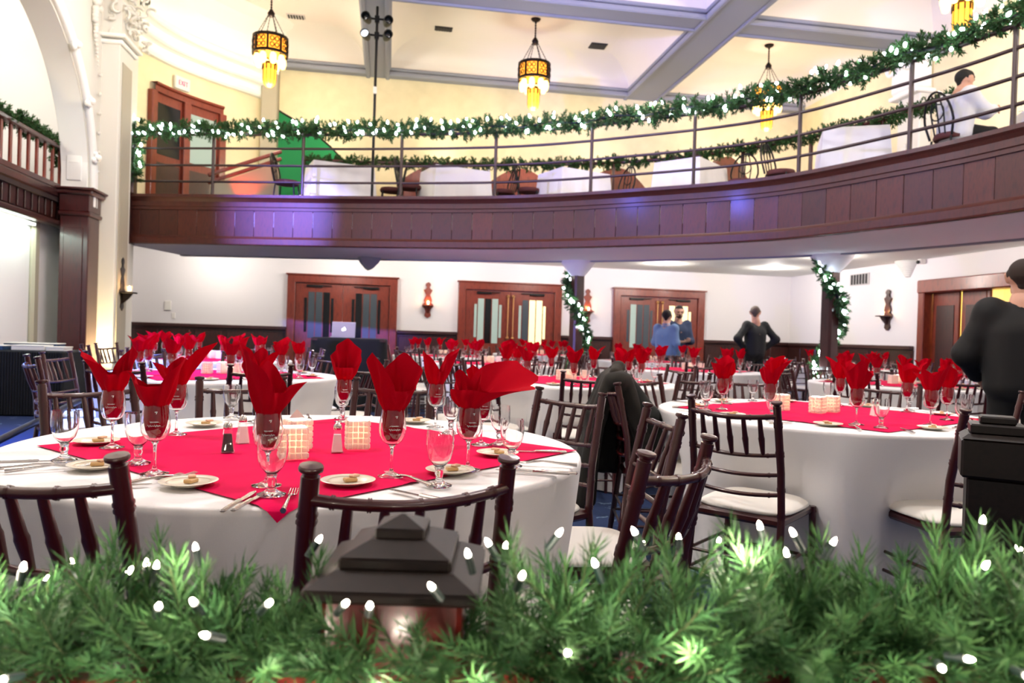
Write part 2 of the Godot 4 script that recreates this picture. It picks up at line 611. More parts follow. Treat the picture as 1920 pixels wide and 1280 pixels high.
func build_room() -> void:
	structure("floor", slab(-8.2, 12.5, -0.2, 0.0, -4.4, 17.2), M.carpet)
	structure("wall_back", slab(-5.8, XR + 0.2, 0.0, 7.7, DB, DB + 0.2), M.white_wall)
	structure("wall_back_upper", slab(-5.0, XR, 3.2, 7.5, DB - 0.06, DB), M.cream_wall)
	structure("wall_front", slab(-8.2, XR + 0.2, 0.0, 7.7, -4.4, -4.2), M.neutral_wall)
	# right wall with the opening of the door at depth 9.6 .. 12.35
	structure("wall_right", slab(XR, XR + 0.2, 0.0, 3.2, 12.36, DB), M.white_wall)
	structure("wall_right", slab(XR, XR + 0.2, 0.0, 3.2, -4.4, 9.4), M.white_wall)
	structure("wall_right", slab(XR, XR + 0.2, 2.3, 3.2, 9.4, 12.36), M.white_wall)
	structure("wall_right_upper", slab(XR, XR + 0.2, 3.2, 7.7, -4.4, DB), M.cream_wall)
	structure("ceiling_slab", slab(-8.2, XR + 0.2, 7.65, 7.8, -4.4, DB + 0.2), M.ceiling)
	# left: side wall with the proscenium arch (opening radius 2.3, spring at 3.0, centre depth 9.2)
	var arch := PackedVector2Array([Vector2(-4.4, 0), Vector2(6.9, 0), Vector2(6.9, 3.0)])
	for i in range(1, 32):
		var a := PI - PI * i / 32.0
		arch.append(Vector2(9.2 + 2.3 * cos(a), 3.0 + 2.3 * sin(a)))
	arch.append_array(PackedVector2Array([Vector2(11.5, 3.0), Vector2(11.5, 0), Vector2(13.45, 0), Vector2(13.45, 7.7), Vector2(-4.4, 7.7)]))
	var wl := MB.new()
	wl.prism(arch, 0.0, 0.36, Transform3D(Basis(Vector3(0, 0, -1), Vector3(0, 1, 0), Vector3(-1, 0, 0)), Vector3(-4.25, 0, 0)))
	structure("wall_left", wl, M.plaster)
	structure("wall_left_rear", slab(-5.8, -5.4, 0.0, 3.2, 13.0, DB), M.white_wall)
	structure("wall_left_return", slab(-5.8, -4.3, 0.0, 7.7, 13.35, 13.45), M.plaster)
	structure("wall_alcove", slab(-8.2, -8.0, 0.0, 7.7, -4.4, 13.4), M.white_wall)
	structure("wall_alcove_end", slab(-8.0, -4.7, 0.0, 7.7, 12.2, 12.35), M.white_wall)
	# ceiling: beams and coved coffers
	var xs := [[XL - 1.6, -0.58], [-0.16, 5.32], [6.06, XR]]
	var ds := [[12.8, DB - 0.32], [6.9, 12.3], [0.9, 6.4], [-4.4, 0.4]]
	for a in xs:
		for b in ds:
			coffer(a[0], a[1], b[0], b[1])
	for b in [[-0.58, -0.16], [5.32, 6.06]]:
		beam(b[0], b[1], -4.4, DB, false)
	for d in [[12.3, 12.8], [6.4, 6.9], [0.4, 0.9]]:
		beam(XL - 1.6, -0.58, d[0], d[1], true)
		beam(-0.16, 5.32, d[0], d[1], true)
		beam(6.06, XR, d[0], d[1], true)
	beam(-0.16, 5.32, DB - 0.32, DB, true)
	beam(6.06, XR, DB - 0.32, DB, true)
	beam(-3.0, -0.58, DB - 0.32, DB, true)
	# wainscot
	wainscot_run(-5.4, -2.17, true)
	wainscot_run(0.2, 1.56, true)
	wainscot_run(3.95, 5.2, true)
	wainscot_run(7.45, XR, true)
	wainscot_run(12.5, DB, false)

func wainscot_run(a: float, b: float, back: bool) -> void:
	var root := Node3D.new()
	root.name = numbered("trim_wainscot")
	add_child(root)
	tag(root, "", "", "", "structure")
	var cap := MB.new()
	var base := MB.new()
	var cells := int(maxf(1.0, round((b - a) / 0.62)))
	var w := (b - a) / cells
	if back:
		cap.box(pos((a + b) / 2, 1.12, DB - 0.04), Vector3(b - a, 0.08, 0.09), 0.015)
		base.box(pos((a + b) / 2, 0.54, DB - 0.012), Vector3(b - a, 1.08, 0.024))
		base.box(pos((a + b) / 2, 0.09, DB - 0.03), Vector3(b - a, 0.18, 0.05), 0.008)
	else:
		cap.box(pos(XR - 0.04, 1.12, (a + b) / 2), Vector3(0.09, 0.08, b - a), 0.015)
		base.box(pos(XR - 0.012, 0.54, (a + b) / 2), Vector3(0.024, 1.08, b - a))
		base.box(pos(XR - 0.03, 0.09, (a + b) / 2), Vector3(0.05, 0.18, b - a), 0.008)
	part("cap_moulding", cap, M.wainscot, root)
	part("backing", base, M.wainscot, root)
	for i in cells:
		var m := MB.new()
		var c := a + w * (i + 0.5)
		if back:
			m.box(pos(c, 0.62, DB - 0.035), Vector3(w - 0.09, 0.82, 0.03), 0.012)
		else:
			m.box(pos(XR - 0.035, 0.62, c), Vector3(0.03, 0.82, w - 0.09), 0.012)
		part("panel", m, M.wainscot, root)

# ------------------------------------------------------------------ doors, sconces, wall fittings
func double_door(x0: float, x1: float, idx: int, panes: Array, handles: bool) -> void:
	var root := Node3D.new()
	root.name = "door_%d" % idx
	add_child(root)
	root.position = pos((x0 + x1) / 2, 0, DB)
	tag(root, "", "", "", "structure")
	var w := x1 - x0
	var f := MB.new()
	for s in [-1.0, 1.0]:
		f.box(Vector3(s * (w / 2 - 0.085), 1.08, 0.05), Vector3(0.17, 2.16, 0.12), 0.015)
	f.box(Vector3(0, 2.215, 0.05), Vector3(w, 0.17, 0.12), 0.015)
	f.box(Vector3(0, 2.31, 0.06), Vector3(w + 0.06, 0.035, 0.16), 0.008)
	part("door_frame", f, M.door_wood, root)
	var lw := (w - 0.34) / 2
	var k := 0
	for s in [-1.0, 1.0]:
		var lm := MB.new()
		lm.box(Vector3(0, 1.06, 0), Vector3(lw - 0.006, 2.10, 0.05), 0.006)
		var leaf := part("door_leaf", lm, M.door_wood, root, Transform3D(Basis.IDENTITY, Vector3(s * lw / 2, 0.01, 0.03)))
		var ws := [0.07, 0.15, 0.15, 0.15, 0.07]
		var tops := [1.80, 1.93, 1.93, 1.93, 1.80]
		var x := -0.32
		for i in 5:
			var h: float = tops[i] - (1.05 if i == 0 or i == 4 else 0.92)
			var pm := MB.new()
			pm.box(Vector3(x + ws[i] / 2, tops[i] - h / 2, 0.028), Vector3(ws[i] - 0.012, h, 0.012), 0.003)
			part("pane", pm, M[panes[k]], leaf)
			k += 1
			x += ws[i] + 0.012
		var cl := MB.new()
		cl.box(Vector3(s * 0.1, 2.06, 0.06), Vector3(0.34, 0.05, 0.06), 0.008)
		cl.box(Vector3(-s * 0.14, 2.075, 0.07), Vector3(0.26, 0.02, 0.02))
		part("door_closer", cl, M.black_metal, leaf)
		if handles:
			var hm := MB.new()
			hm.tube([Vector3(-s * (lw / 2 - 0.06), 2.0, 0.08), Vector3(-s * (lw / 2 - 0.06), 1.05, 0.08)], 0.014, 8)
			for y in [2.0, 1.05]:
				hm.ball(Vector3(-s * (lw / 2 - 0.06), y, 0.08), 0.035, 8, 6)
				hm.tube([Vector3(-s * (lw / 2 - 0.06), y, 0.02), Vector3(-s * (lw / 2 - 0.06), y, 0.08)], 0.012, 6)
			part("pull_handle", hm, M.brass, leaf)

func sconce_outline() -> PackedVector2Array:
	var half := [[0.0, 0.40], [0.05, 0.37], [0.06, 0.33], [0.035, 0.29], [0.05, 0.25], [0.10, 0.22], [0.075, 0.17], [0.045, 0.11], [0.075, 0.04], [0.09, -0.02], [0.07, -0.06], [0.12, -0.10], [0.125, -0.15], [0.075, -0.20], [0.05, -0.27], [0.07, -0.33], [0.07, -0.36], [0.0, -0.41]]
	var o := PackedVector2Array()
	for p in half:
		o.append(Vector2(p[0], p[1]))
	for i in range(half.size() - 2, 0, -1):
		o.append(Vector2(-half[i][0], half[i][1]))
	return o

func sconce(at: Vector3, turn: float, label: String, mtl: Material) -> void:
	var t := thing("wall_sconce", label, "sconce", at, turn, "carved wall sconces")
	var b := MB.new()
	b.prism(sconce_outline(), 0.0, 0.045)
	part("back_board", b, mtl, t)
	var s := MB.new()
	s.box(Vector3(0, -0.13, 0.13), Vector3(0.22, 0.022, 0.19), 0.006)
	s.prism(PackedVector2Array([Vector2(0, 0), Vector2(0.15, 0), Vector2(0.09, -0.08), Vector2(0, -0.16)]), -0.015, 0.015, Transform3D(Basis(Vector3(0, 0, 1), Vector3(0, 1, 0), Vector3(-1, 0, 0)), Vector3(0, -0.14, 0.045)))
	part("shelf", s, mtl, t)
	var c := MB.new()
	c.lathe([Vector2(0.0, 0), Vector2(0.03, 0), Vector2(0.042, 0.03), Vector2(0.046, 0.09), Vector2(0.042, 0.09), Vector2(0.038, 0.03), Vector2(0, 0.01)], 12, Transform3D(Basis.IDENTITY, Vector3(0, -0.118, 0.14)))
	part("glass_cup", c, M.glass, t)
	var w := MB.new()
	w.lathe([Vector2(0.028, 0.012), Vector2(0.028, 0.05), Vector2(0.0, 0.05)], 10, Transform3D(Basis.IDENTITY, Vector3(0, -0.118, 0.14)))
	part("candle", w, M.wax, t)
	var f := MB.new()
	f.ball(Vector3(0, -0.05, 0.14), 0.011, 8, 6, Vector3(1, 2.0, 1))
	part("flame", f, M.flame, t)
	lamp(OmniLight3D.new(), at + Basis(Vector3.UP, turn) * Vector3(0, -0.03, 0.14), Color(1.0, 0.72, 0.42), 0.05, 0.02, self, "sconce_light")

func vent(at: Vector3, size: Vector3, axis: int, label: String, mtl: Material) -> void:
	# axis: the direction of the slats' normal (0 x, 1 y, 2 z)
	var t := thing("air_vent", label, "vent", at, 0.0, "air vents")
	var f := MB.new()
	f.box(Vector3.ZERO, size, 0.004)
	part("frame", f, mtl, t)
	var u := (axis + 1) % 3
	var w := (axis + 2) % 3
	if size[u] < size[w]:
		var q := u
		u = w
		w = q
	for i in 6:
		var s := MB.new()
		var c := Vector3.ZERO
		c[u] = size[u] * (-0.5 + (i + 0.5) / 6.0) * 0.9
		c[axis] = -signf(at[axis] - [2.8, 3.0, -8.0][axis]) * size[axis] * 0.7
		var sz := Vector3.ZERO
		sz[u] = size[u] / 6.0 * 0.5
		sz[w] = size[w] * 0.84
		sz[axis] = size[axis] * 0.8
		s.box(c, sz)
		part("slat", s, M.grille, t)

func build_doors() -> void:
	var dk := "dark_glass"
	var pl := "pale_glass"
	var lt := "lit_glass"
	var gy := "grey_glass"
	double_door(-2.17, 0.2, 1, [dk, gy, gy, dk, dk, dk, dk, gy, gy, dk], false)
	double_door(1.56, 3.95, 2, [pl, pl, dk, pl, pl, pl, gy, lt, lt, lt], true)
	double_door(5.2, 7.45, 3, [gy, pl, gy, gy, gy, lt, lt, lt, lt, lt], true)
	# dark single door on the far left wall under the balcony
	var d := Node3D.new()
	d.name = "door_4"
	add_child(d)
	tag(d, "", "", "", "structure")
	var f := slab(-5.4, -5.34, 0, 2.3, 14.7, 14.86, 0.01)
	f.box(pos(-5.37, 1.15, 16.2), Vector3(0.06, 2.3, 0.16), 0.01)
	f.box(pos(-5.36, 2.36, 15.45), Vector3(0.1, 0.14, 1.75), 0.02)
	part("door_frame", f, M.lintel, d)
	part("door_leaf", slab(-5.4, -5.36, 0, 2.28, 14.86, 16.12), M.dark_door, d)
	var kn := MB.new()
	kn.ball(pos(-5.31, 1.0, 15.0), 0.035)
	kn.ball(pos(-5.31, 1.16, 15.0), 0.025)
	part("door_knob", kn, M.brass, d)
	sconce(pos(0.88, 1.86, DB), 0.0, "carved wooden sconce with candle between the two leftmost double doors", M.door_wood)
	sconce(pos(4.58, 1.86, DB), 0.0, "carved wooden sconce on the back wall behind the garlanded column", M.door_wood)
	sconce(pos(XR, 1.86, 13.25), -PI / 2, "dark carved sconce on the right wall beside the lit doorway", M.wainscot)
	sconce(pos(-4.02, 1.72, 12.15), PI / 2, "dark carved sconce with candle on the tall plaster pilaster", M.bronze)
	vent(pos(XR - 0.01, 2.52, 14.2), Vector3(0.02, 0.24, 0.64), 0, "grey slatted air vent on the right wall under the balcony", M.pale_metal)
	vent(pos(0.96, 7.39, 15.5), Vector3(0.36, 0.02, 0.2), 1, "dark ceiling vent left of the middle chandelier", M.grille)
	vent(pos(4.28, 7.39, 15.6), Vector3(0.36, 0.02, 0.3), 1, "dark ceiling vent right of the middle chandelier", M.grille)
	vent(pos(-2.0, 7.39, 15.6), Vector3(0.36, 0.02, 0.2), 1, "small ceiling vent in the bay of the left chandelier", M.pale_metal)
	var th := MB.new()
	th.box(pos(-4.62, 1.53, DB - 0.015), Vector3(0.13, 0.2, 0.03), 0.006)
	single("thermostat", th, M.cushion, "small white thermostat box on the white wall under the balcony", "thermostat")
	var sw := MB.new()
	sw.box(pos(-4.5, 1.32, DB - 0.01), Vector3(0.07, 0.12, 0.02), 0.004)
	single("light_switch", sw, M.cushion, "small white light switch plate below the thermostat", "switch")
	var cm := thing("security_camera", "small white fixture high on the right wall above the lit doorway", "camera", pos(XR - 0.06, 2.72, 12.3))
	var cb := MB.new()
	cb.box(Vector3.ZERO, Vector3(0.12, 0.09, 0.09), 0.01)
	part("housing", cb, M.cushion, cm)
	var cl := MB.new()
	cl.ball(Vector3(-0.08, -0.02, 0), 0.035)
	part("lens_dome", cl, M.dark_glass, cm)
	# the wide doorway in the right wall and the lit lobby behind it
	var dr := Node3D.new()
	dr.name = "door_5"
	add_child(dr)
	tag(dr, "", "", "", "structure")
	var fr := slab(XR - 0.08, XR + 0.2, 0, 2.2, 12.2, 12.36, 0.015)
	fr.box(pos(XR + 0.06, 1.1, 9.48), Vector3(0.28, 2.2, 0.16), 0.015)
	fr.box(pos(XR + 0.05, 2.25, 10.88), Vector3(0.30, 0.24, 2.98), 0.02)
	part("door_frame", fr, M.door_wood, dr)
	for q in [[12.18, 11.55, 0.10], [11.53, 11.0, 0.14]]:
		var lf := part("door_leaf", slab(XR + q[2], XR + q[2] + 0.05, 0.01, 2.13, q[1], q[0], 0.005), M.door_wood, dr)
		part("panel", slab(XR + q[2] - 0.012, XR + q[2], 0.3, 1.9, q[1] + 0.1, q[0] - 0.1, 0.004), M.wainscot, lf)
	var gl := part("door_leaf", slab(XR + 0.14, XR + 0.19, 0.01, 0.95, 9.56, 10.98, 0.005), M.door_wood, dr)
	for q in [[10.92, 10.98], [10.28, 10.36], [9.56, 9.62]]:
		part("stile", slab(XR + 0.14, XR + 0.19, 0.95, 2.13, q[0], q[1], 0.004), M.door_wood, gl)
	for q in [[10.36, 10.92], [9.62, 10.28]]:
		part("pane", slab(XR + 0.16, XR + 0.168, 0.95, 2.13, q[0], q[1]), M.glass, gl)
	structure("floor_lobby", slab(XR + 0.2, 12.5, -0.05, 0.002, 8.2, 13.4), M.balcony_floor)
	structure("wall_lobby", slab(12.3, 12.5, 0, 3.2, 8.2, 13.4), M.cream_wall)
	structure("wall_lobby", slab(XR + 0.2, 12.5, 0, 3.2, 13.3, 13.4), M.cream_wall)
	structure("wall_lobby", slab(XR + 0.2, 12.5, 0, 3.2, 8.2, 8.3), M.cream_wall)
	structure("ceiling_lobby", slab(XR + 0.2, 12.5, 2.9, 3.0, 8.2, 13.4), M.ceiling)
	lobby_things()

func lobby_things() -> void:
	var p := thing("flower_stand", "brown pedestal with a leafy arrangement in the lit lobby", "plant stand", pos(11.15, 0, 11.85))
	var b := MB.new()
	b.lathe([Vector2(0.0, 0.0), Vector2(0.22, 0.0), Vector2(0.2, 0.06), Vector2(0.09, 0.2), Vector2(0.08, 0.75), Vector2(0.2, 0.95), Vector2(0.22, 1.0), Vector2(0, 1.0)], 14)
	part("pedestal", b, M.door_wood, p)
	var v := MB.new()
	v.lathe([Vector2(0.0, 1.0), Vector2(0.13, 1.0), Vector2(0.21, 1.2), Vector2(0.14, 1.34), Vector2(0.16, 1.4), Vector2(0, 1.36)], 14)
	part("vase", v, M.brass, p)
	var lf := MB.new()
	rng.seed = 5
	for i in 70:
		var a := rng.randf() * TAU
		var e := rng.randf_range(0.1, 1.4)
		var dir := Vector3(cos(a) * cos(e), sin(e), sin(a) * cos(e))
		var st := Vector3(0, 1.38, 0)
		var l := rng.randf_range(0.15, 0.5)
		var sd := dir.cross(Vector3.UP).normalized() * 0.025
		lf.quad(st + dir * l * 0.3 - sd, st + dir * l * 0.3 + sd, st + dir * l + sd * 0.2, st + dir * l - sd * 0.2, Vector3.UP)
	part("leaves", lf, mat(Color(0.17, 0.22, 0.09), 0.6), p)
	var l := thing("pendant_lamp", "glowing globe lamp hanging in the lobby beyond the right doorway", "lamp", pos(11.4, 2.35, 11.6))
	var g := MB.new()
	g.ball(Vector3.ZERO, 0.2, 14, 10, Vector3(1.2, 0.8, 1.2))
	part("globe", g, glow(Color(1.0, 0.95, 0.75), 3.0), l)
	var r := MB.new()
	r.tube([Vector3(0, 0.15, 0), Vector3(0, 0.55, 0)], 0.012)
	part("rod", r, M.bronze, l)
	lamp(OmniLight3D.new(), pos(11.4, 2.35, 11.6), Color(1.0, 0.88, 0.55), 3.2, 0.2, self, "lobby_light")
# ------------------------------------------------------------------ balcony
func build_balcony() -> void:
	fpath = spline([Vector2(-4.42, 13.4), Vector2(-2.52, 12.86), Vector2(-0.27, 12.22), Vector2(1.86, 11.42), Vector2(3.5, 10.3), Vector2(4.84, 9.05), Vector2(5.56, 7.45), Vector2(5.9, 6.2), Vector2(6.1, 4.4), Vector2(6.15, 2.4)], 0.11)
	fnorm = normals2(fpath)
	var b := Node3D.new()
	b.name = "balcony"
	add_child(b)
	tag(b, "curved wooden balcony front of upright boards sweeping across the hall", "", "", "structure")
	var m := MB.new()
	m.sweep(fpath, fnorm, [Vector2(-0.05, 2.46), Vector2(0.05, 2.46), Vector2(0.06, 2.475), Vector2(0.06, 2.56), Vector2(0.03, 2.59), Vector2(0.02, 2.605), Vector2(-0.02, 2.605)])
	part("base_moulding", m, M.fascia[2], b)
	m = MB.new()
	m.sweep(fpath, fnorm, [Vector2(-0.02, 2.6), Vector2(-0.02, 3.05)])
	part("backing", m, M.fascia_dark, b)
	m = MB.new()
	m.sweep(fpath, fnorm, [Vector2(-0.02, 3.03), Vector2(0.035, 3.03), Vector2(0.035, 3.075), Vector2(0.05, 3.085), Vector2(0.05, 3.16), Vector2(0.085, 3.20), Vector2(0.115, 3.225), Vector2(0.115, 3.27), Vector2(-0.2, 3.27)])
	part("cornice_moulding", m, M.fascia[1], b)
	K.board = MB.new()
	K.board.box(Vector3.ZERO, Vector3(0.322, 0.425, 0.03), 0.002)
	K.board = K.board.mesh()
	rng.seed = 11
	var i := 1
	while i + 2 < fpath.size():
		var p: Vector2 = (fpath[i] + fpath[i + 1]) * 0.5
		var nn: Vector2 = fnorm[i]
		part("board", K.board, M.fascia[rng.randi() % 4], b, Transform3D(Basis(Vector3.UP, atan2(nn.x, -nn.y)), pos(p.x, 2.817, p.y)))
		i += 3
	# soffit: a dropped strip behind the front, then the ceiling under the balcony
	m = MB.new()
	m.sweep(fpath, fnorm, [Vector2(-1.85, 2.75), Vector2(-1.85, 2.46), Vector2(0.0, 2.46)])
	structure("ceiling_soffit", m, M.soffit, "")
	var lip := MB.new()
	lip.sweep(fpath, fnorm, [Vector2(-1.86, 2.46), Vector2(-1.86, 2.44), Vector2(-1.76, 2.44), Vector2(-1.76, 2.46)])
	structure("trim_soffit", lip, M.beam, "")
	var pts := fpath.duplicate()
	pts.append_array([Vector2(XR, 2.4), Vector2(XR, DB), Vector2(-5.6, DB), Vector2(-5.6, 13.5)])
	structure("ceiling_under_balcony", plan_prism(pts, 2.76, 3.0), M.white_plaster)
	structure("floor_balcony", plan_prism(pts, 3.0, 3.27), M.balcony_floor)
	# end newel of the balcony at the pilaster
	var e := MB.new()
	e.box(pos(-4.3, 3.72, 13.3), Vector3(0.2, 0.92, 0.22), 0.02)
	e.box(pos(-4.3, 4.2, 13.3), Vector3(0.26, 0.06, 0.28), 0.02)
	e.box(pos(-4.32, 2.86, 13.33), Vector3(0.16, 0.84, 0.3), 0.01)
	structure("trim_end_post", e, M.wainscot, "dark wooden end post of the balcony front beside the pilaster")
	# columns under the balcony, wrapped in lit garland
	for q in [[3.28, 12.8, "column wrapped in a lit garland in front of the middle doors"], [6.46, 10.15, "column wrapped in a brightly lit garland left of the wall vent"]]:
		var c := thing("support_column", "slender dark " + q[2], "column", pos(q[0], 0, q[1]), 0.3)
		var sh := MB.new()
		sh.box(Vector3(0, 1.12, 0), Vector3(0.2, 2.24, 0.2), 0.03)
		part("shaft", sh, M.panel_wood, c)
		var bs := MB.new()
		bs.box(Vector3(0, 0.1, 0), Vector3(0.3, 0.2, 0.3), 0.03)
		part("base", bs, M.panel_wood, c)
		var cp := MB.new()
		cp.lathe([Vector2(0.12, 2.2), Vector2(0.17, 2.26), Vector2(0.3, 2.42), Vector2(0.32, 2.46)], 8, Transform3D.IDENTITY, false)
		part("capital", cp, M.soffit, c)
		column_garland(pos(q[0], 0, q[1]), q[1] < 11.0, "lit fir garland spiralling round the " + ("column left of the wall vent" if q[1] < 11.0 else "column in front of the middle doors"))
	var pd := MB.new()
	pd.prism(PackedVector2Array([Vector2(-0.19, 0), Vector2(0.19, 0), Vector2(0.15, -0.09), Vector2(0.05, -0.2), Vector2(0, -0.23), Vector2(-0.05, -0.2), Vector2(-0.15, -0.09)]), -0.12, 0.12, Transform3D(Basis(Vector3.UP, 0.25), pos(-0.36, 2.46, 13.85)))
	single("corbel", pd, M.beam, "grey shield-shaped corbel hanging under the balcony soffit", "corbel")
	var fan := MB.new()
	for k in 9:
		var r0 := 0.05 + 0.022 * k
		fan.lathe([Vector2(r0, 2.46 + 0.033 * k), Vector2(r0 + 0.028, 2.485 + 0.033 * k), Vector2(r0 + 0.02, 2.495 + 0.033 * k)], 10, Transform3D(Basis.IDENTITY, pos(XR, 0, 12.72)))
	single("fan_corbel", fan, M.white_plaster, "white fluted plaster corbel high on the right wall by the doorway", "corbel")
	build_railing()

func path_index(x: float) -> int:
	var best := 0
	for i in fpath.size():
		if absf(fpath[i].x - x) < absf(fpath[best].x - x):
			best = i
	return best

func build_railing() -> void:
	var r := thing("balcony_railing", "dark metal railing with thin horizontal bars along the balcony edge", "railing")
	var step := 3
	for h in [0.24, 0.51, 0.79, 1.02]:
		var line := []
		for i in range(1, fpath.size(), step):
			var p: Vector2 = fpath[i] - fnorm[i] * 0.06
			line.append(pos(p.x, 3.27 + h, p.y))
		var m := MB.new()
		m.tube(line, 0.02 if h < 1.0 else 0.026, 6)
		part("bar", m, M.rail_metal, r)
	K.rail_post = MB.new()
	K.rail_post.tube([Vector3(0, 0, 0), Vector3(0, 1.03, 0)], 0.026, 8)
	K.rail_post.lathe([Vector2(0.06, 0.0), Vector2(0.06, 0.02), Vector2(0.028, 0.04)], 8)
	K.rail_post = K.rail_post.mesh()
	for x in [[-2.97, 0], [-1.47, 0], [0.08, 0], [1.53, 0], [2.9, 0], [4.13, 0], [5.05, 0], [5.56, 0], [5.86, 0], [6.08, 0]]:
		var i := path_index(x[0])
		var p: Vector2 = fpath[i] - fnorm[i] * 0.06
		part("post", K.rail_post, M.rail_metal, r, Transform3D(Basis.IDENTITY, pos(p.x, 3.27, p.y)))
	var line := [pos(-4.2, 3.45, 13.2), pos(-4.2, 4.0, 13.2)]
	for i in range(2, fpath.size(), 2):
		var p: Vector2 = fpath[i] - fnorm[i] * 0.02
		line.append(pos(p.x, 4.36 + 0.03 * sin(i * 0.7), p.y))
	garland("fir_garland", line, 0.135, 27.0, 170.0, "long fir garland with white lights along the balcony railing", M.bulb, 0.019, 13.0, 21)
	# the back tier: a low rail with an unlit garland
	var bl := []
	for q in spline([Vector2(-1.7, 15.0), Vector2(0.2, 14.7), Vector2(1.9, 14.3), Vector2(3.6, 13.7), Vector2(5.0, 12.8), Vector2(6.2, 11.4), Vector2(6.9, 9.9), Vector2(7.3, 8.4)], 0.3):
		bl.append(pos(q.x, 4.40, q.y))
	garland("fir_garland", bl, 0.10, 27.0, 120.0, "unlit fir garland on the low rail behind the balcony tables", null, 0.0, 0.0, 22)
	var br := thing("back_rail", "low wooden rail behind the balcony tables carrying an unlit garland", "railing")
	var bm := MB.new()
	bm.tube(bl, 0.03, 6)
	part("handrail", bm, M.panel_wood, br)
	for i in range(0, bl.size(), 4):
		var pm := MB.new()
		pm.box(Vector3(bl[i].x, 3.83, bl[i].z), Vector3(0.05, 1.1, 0.05), 0.006)
		part("post", pm, M.panel_wood, br)

# ------------------------------------------------------------------ garlands
func tip_mesh(needles: int, length: float, needle: float, width: float, seed_: int) -> ArrayMesh:
	var r := RandomNumberGenerator.new()
	r.seed = seed_
	var m := MB.new()
	m.use_col = true
	m.col = Color(0.06, 0.075, 0.035)
	m.tube([Vector3.ZERO, Vector3(0, 0, length * 0.5), Vector3(0, 0.006, length)], [width, width * 0.9, width * 0.5], 4, false)
	for i in needles:
		var t := float(i) / needles
		var a := i * 2.39996
		var out := Vector3(cos(a), sin(a), 0)
		var lean := lerpf(0.5, 1.7, t) + r.randf_range(-0.15, 0.15)
		var dir := (out + Vector3(0, 0, lean)).normalized()
		var sd := dir.cross(out + Vector3(0.3, 0.2, 0.1)).normalized()
		var p0 := Vector3(0, 0, length * t)
		var l := needle * r.randf_range(0.75, 1.1) * (1.0 - 0.25 * t)
		var g := r.randf()
		m.col = Color(0.024, 0.075, 0.026).lerp(Color(0.048, 0.11, 0.034), g)
		var nn := dir.cross(sd).normalized()
		var mid := p0 + dir * l * 0.55 + out * l * 0.03
		var base := m.v.size()
		m.vert(p0 - sd * width * 0.6, nn)
		m.vert(p0 + sd * width * 0.6, nn)
		m.vert(mid + sd * width, nn)
		m.vert(mid - sd * width, nn)
		m.vert(p0 + dir * l, nn)
		m.tri(base, base + 1, base + 2)
		m.tri(base, base + 2, base + 3)
		m.tri(base + 3, base + 2, base + 4)
	return m.mesh()

func bulb_mesh(r: float) -> ArrayMesh:
	var m := MB.new()
	m.lathe([Vector2(r * 0.6, 0.0), Vector2(r, r * 0.9), Vector2(r * 0.7, r * 2.4), Vector2(0.0, r * 3.3)], 6)
	return m.mesh()

func garland(called: String, line: Array, radius: float, unused: float, per_m: float, label: String, bulb_mat, bulb_r: float, bulbs_per_m: float, seed_: int) -> Node3D:
	var r := RandomNumberGenerator.new()
	r.seed = seed_
	var t := thing(called, label, "garland")
	if not K.has("far_tip"):
		K.far_tip = tip_mesh(16, 0.10, 0.062, 0.0075, 3)
	var wm := MB.new()
	wm.tube(line, 0.022, 5)
	part("core_wire", wm, M.wire, t)
	var xs := []
	for i in line.size() - 1:
		var a: Vector3 = line[i]
		var b: Vector3 = line[i + 1]
		var l := a.distance_to(b)
		var dir := (b - a).normalized()
		var side := dir.cross(Vector3.UP if absf(dir.y) < 0.9 else Vector3.RIGHT).normalized()
		var up := side.cross(dir)
		var cnt := int(l * per_m + r.randf())
		for k in cnt:
			var ang := r.randf() * TAU
			var o := side * cos(ang) + up * sin(ang)
			var d := (o + dir * r.randf_range(-0.9, 0.9)).normalized()
			var p := a.lerp(b, r.randf()) + o * r.randf_range(0.0, radius - 0.05)
			var sc := r.randf_range(0.75, 1.25)
			var bs := Basis.looking_at(-d, Vector3.UP if absf(d.y) < 0.95 else Vector3.RIGHT).rotated(d, r.randf() * TAU)
			xs.append(Transform3D(bs.scaled(Vector3.ONE * sc), p))
	foliage(xs, K.far_tip, t)
	if bulb_mat == null:
		return t
	if not K.has("far_bulb"):
		K.far_bulb = bulb_mesh(bulb_r)
	for i in line.size() - 1:
		var a: Vector3 = line[i]
		var b: Vector3 = line[i + 1]
		var l := a.distance_to(b)
		var cnt := int(l * bulbs_per_m + r.randf())
		for k in cnt:
			var ang := r.randf() * TAU
			var o := Vector3(cos(ang), sin(ang), 0.4).normalized()
			var p := a.lerp(b, r.randf()) + o * r.randf_range(radius * 0.75, radius * 1.05)
			var mi := part("bulb", K.far_bulb, bulb_mat, t, Transform3D(Basis(Vector3(r.randf(), r.randf(), r.randf()).normalized(), r.randf() * 2.0), p))
			mi.cast_shadow = GeometryInstance3D.SHADOW_CASTING_SETTING_ON
	return t

func foliage(xs: Array, tip: Mesh, t: Node3D) -> void:
	var mm := MultiMesh.new()
	mm.transform_format = MultiMesh.TRANSFORM_3D
	mm.mesh = tip
	mm.instance_count = xs.size()
	for i in xs.size():
		mm.set_instance_transform(i, xs[i])
	var o := MultiMeshInstance3D.new()
	o.name = "foliage"
	o.multimesh = mm
	o.material_override = M.needle
	o.set_meta("kind", "stuff")
	t.add_child(o, true)

func column_garland(at: Vector3, dense: bool, label: String) -> void:
	var line := []
	for i in 46:
		var y := 0.25 + i / 45.0 * 2.1
		var a := y * 3.6 + (1.2 if dense else 2.4)
		line.append(at + Vector3(cos(a) * 0.17, y, sin(a) * 0.17))
	garland("fir_garland", line, 0.075, 0.0, 150.0, label, M.bulb, 0.019, 15.0 if dense else 10.0, 30 + int(dense))
	if dense:
		return

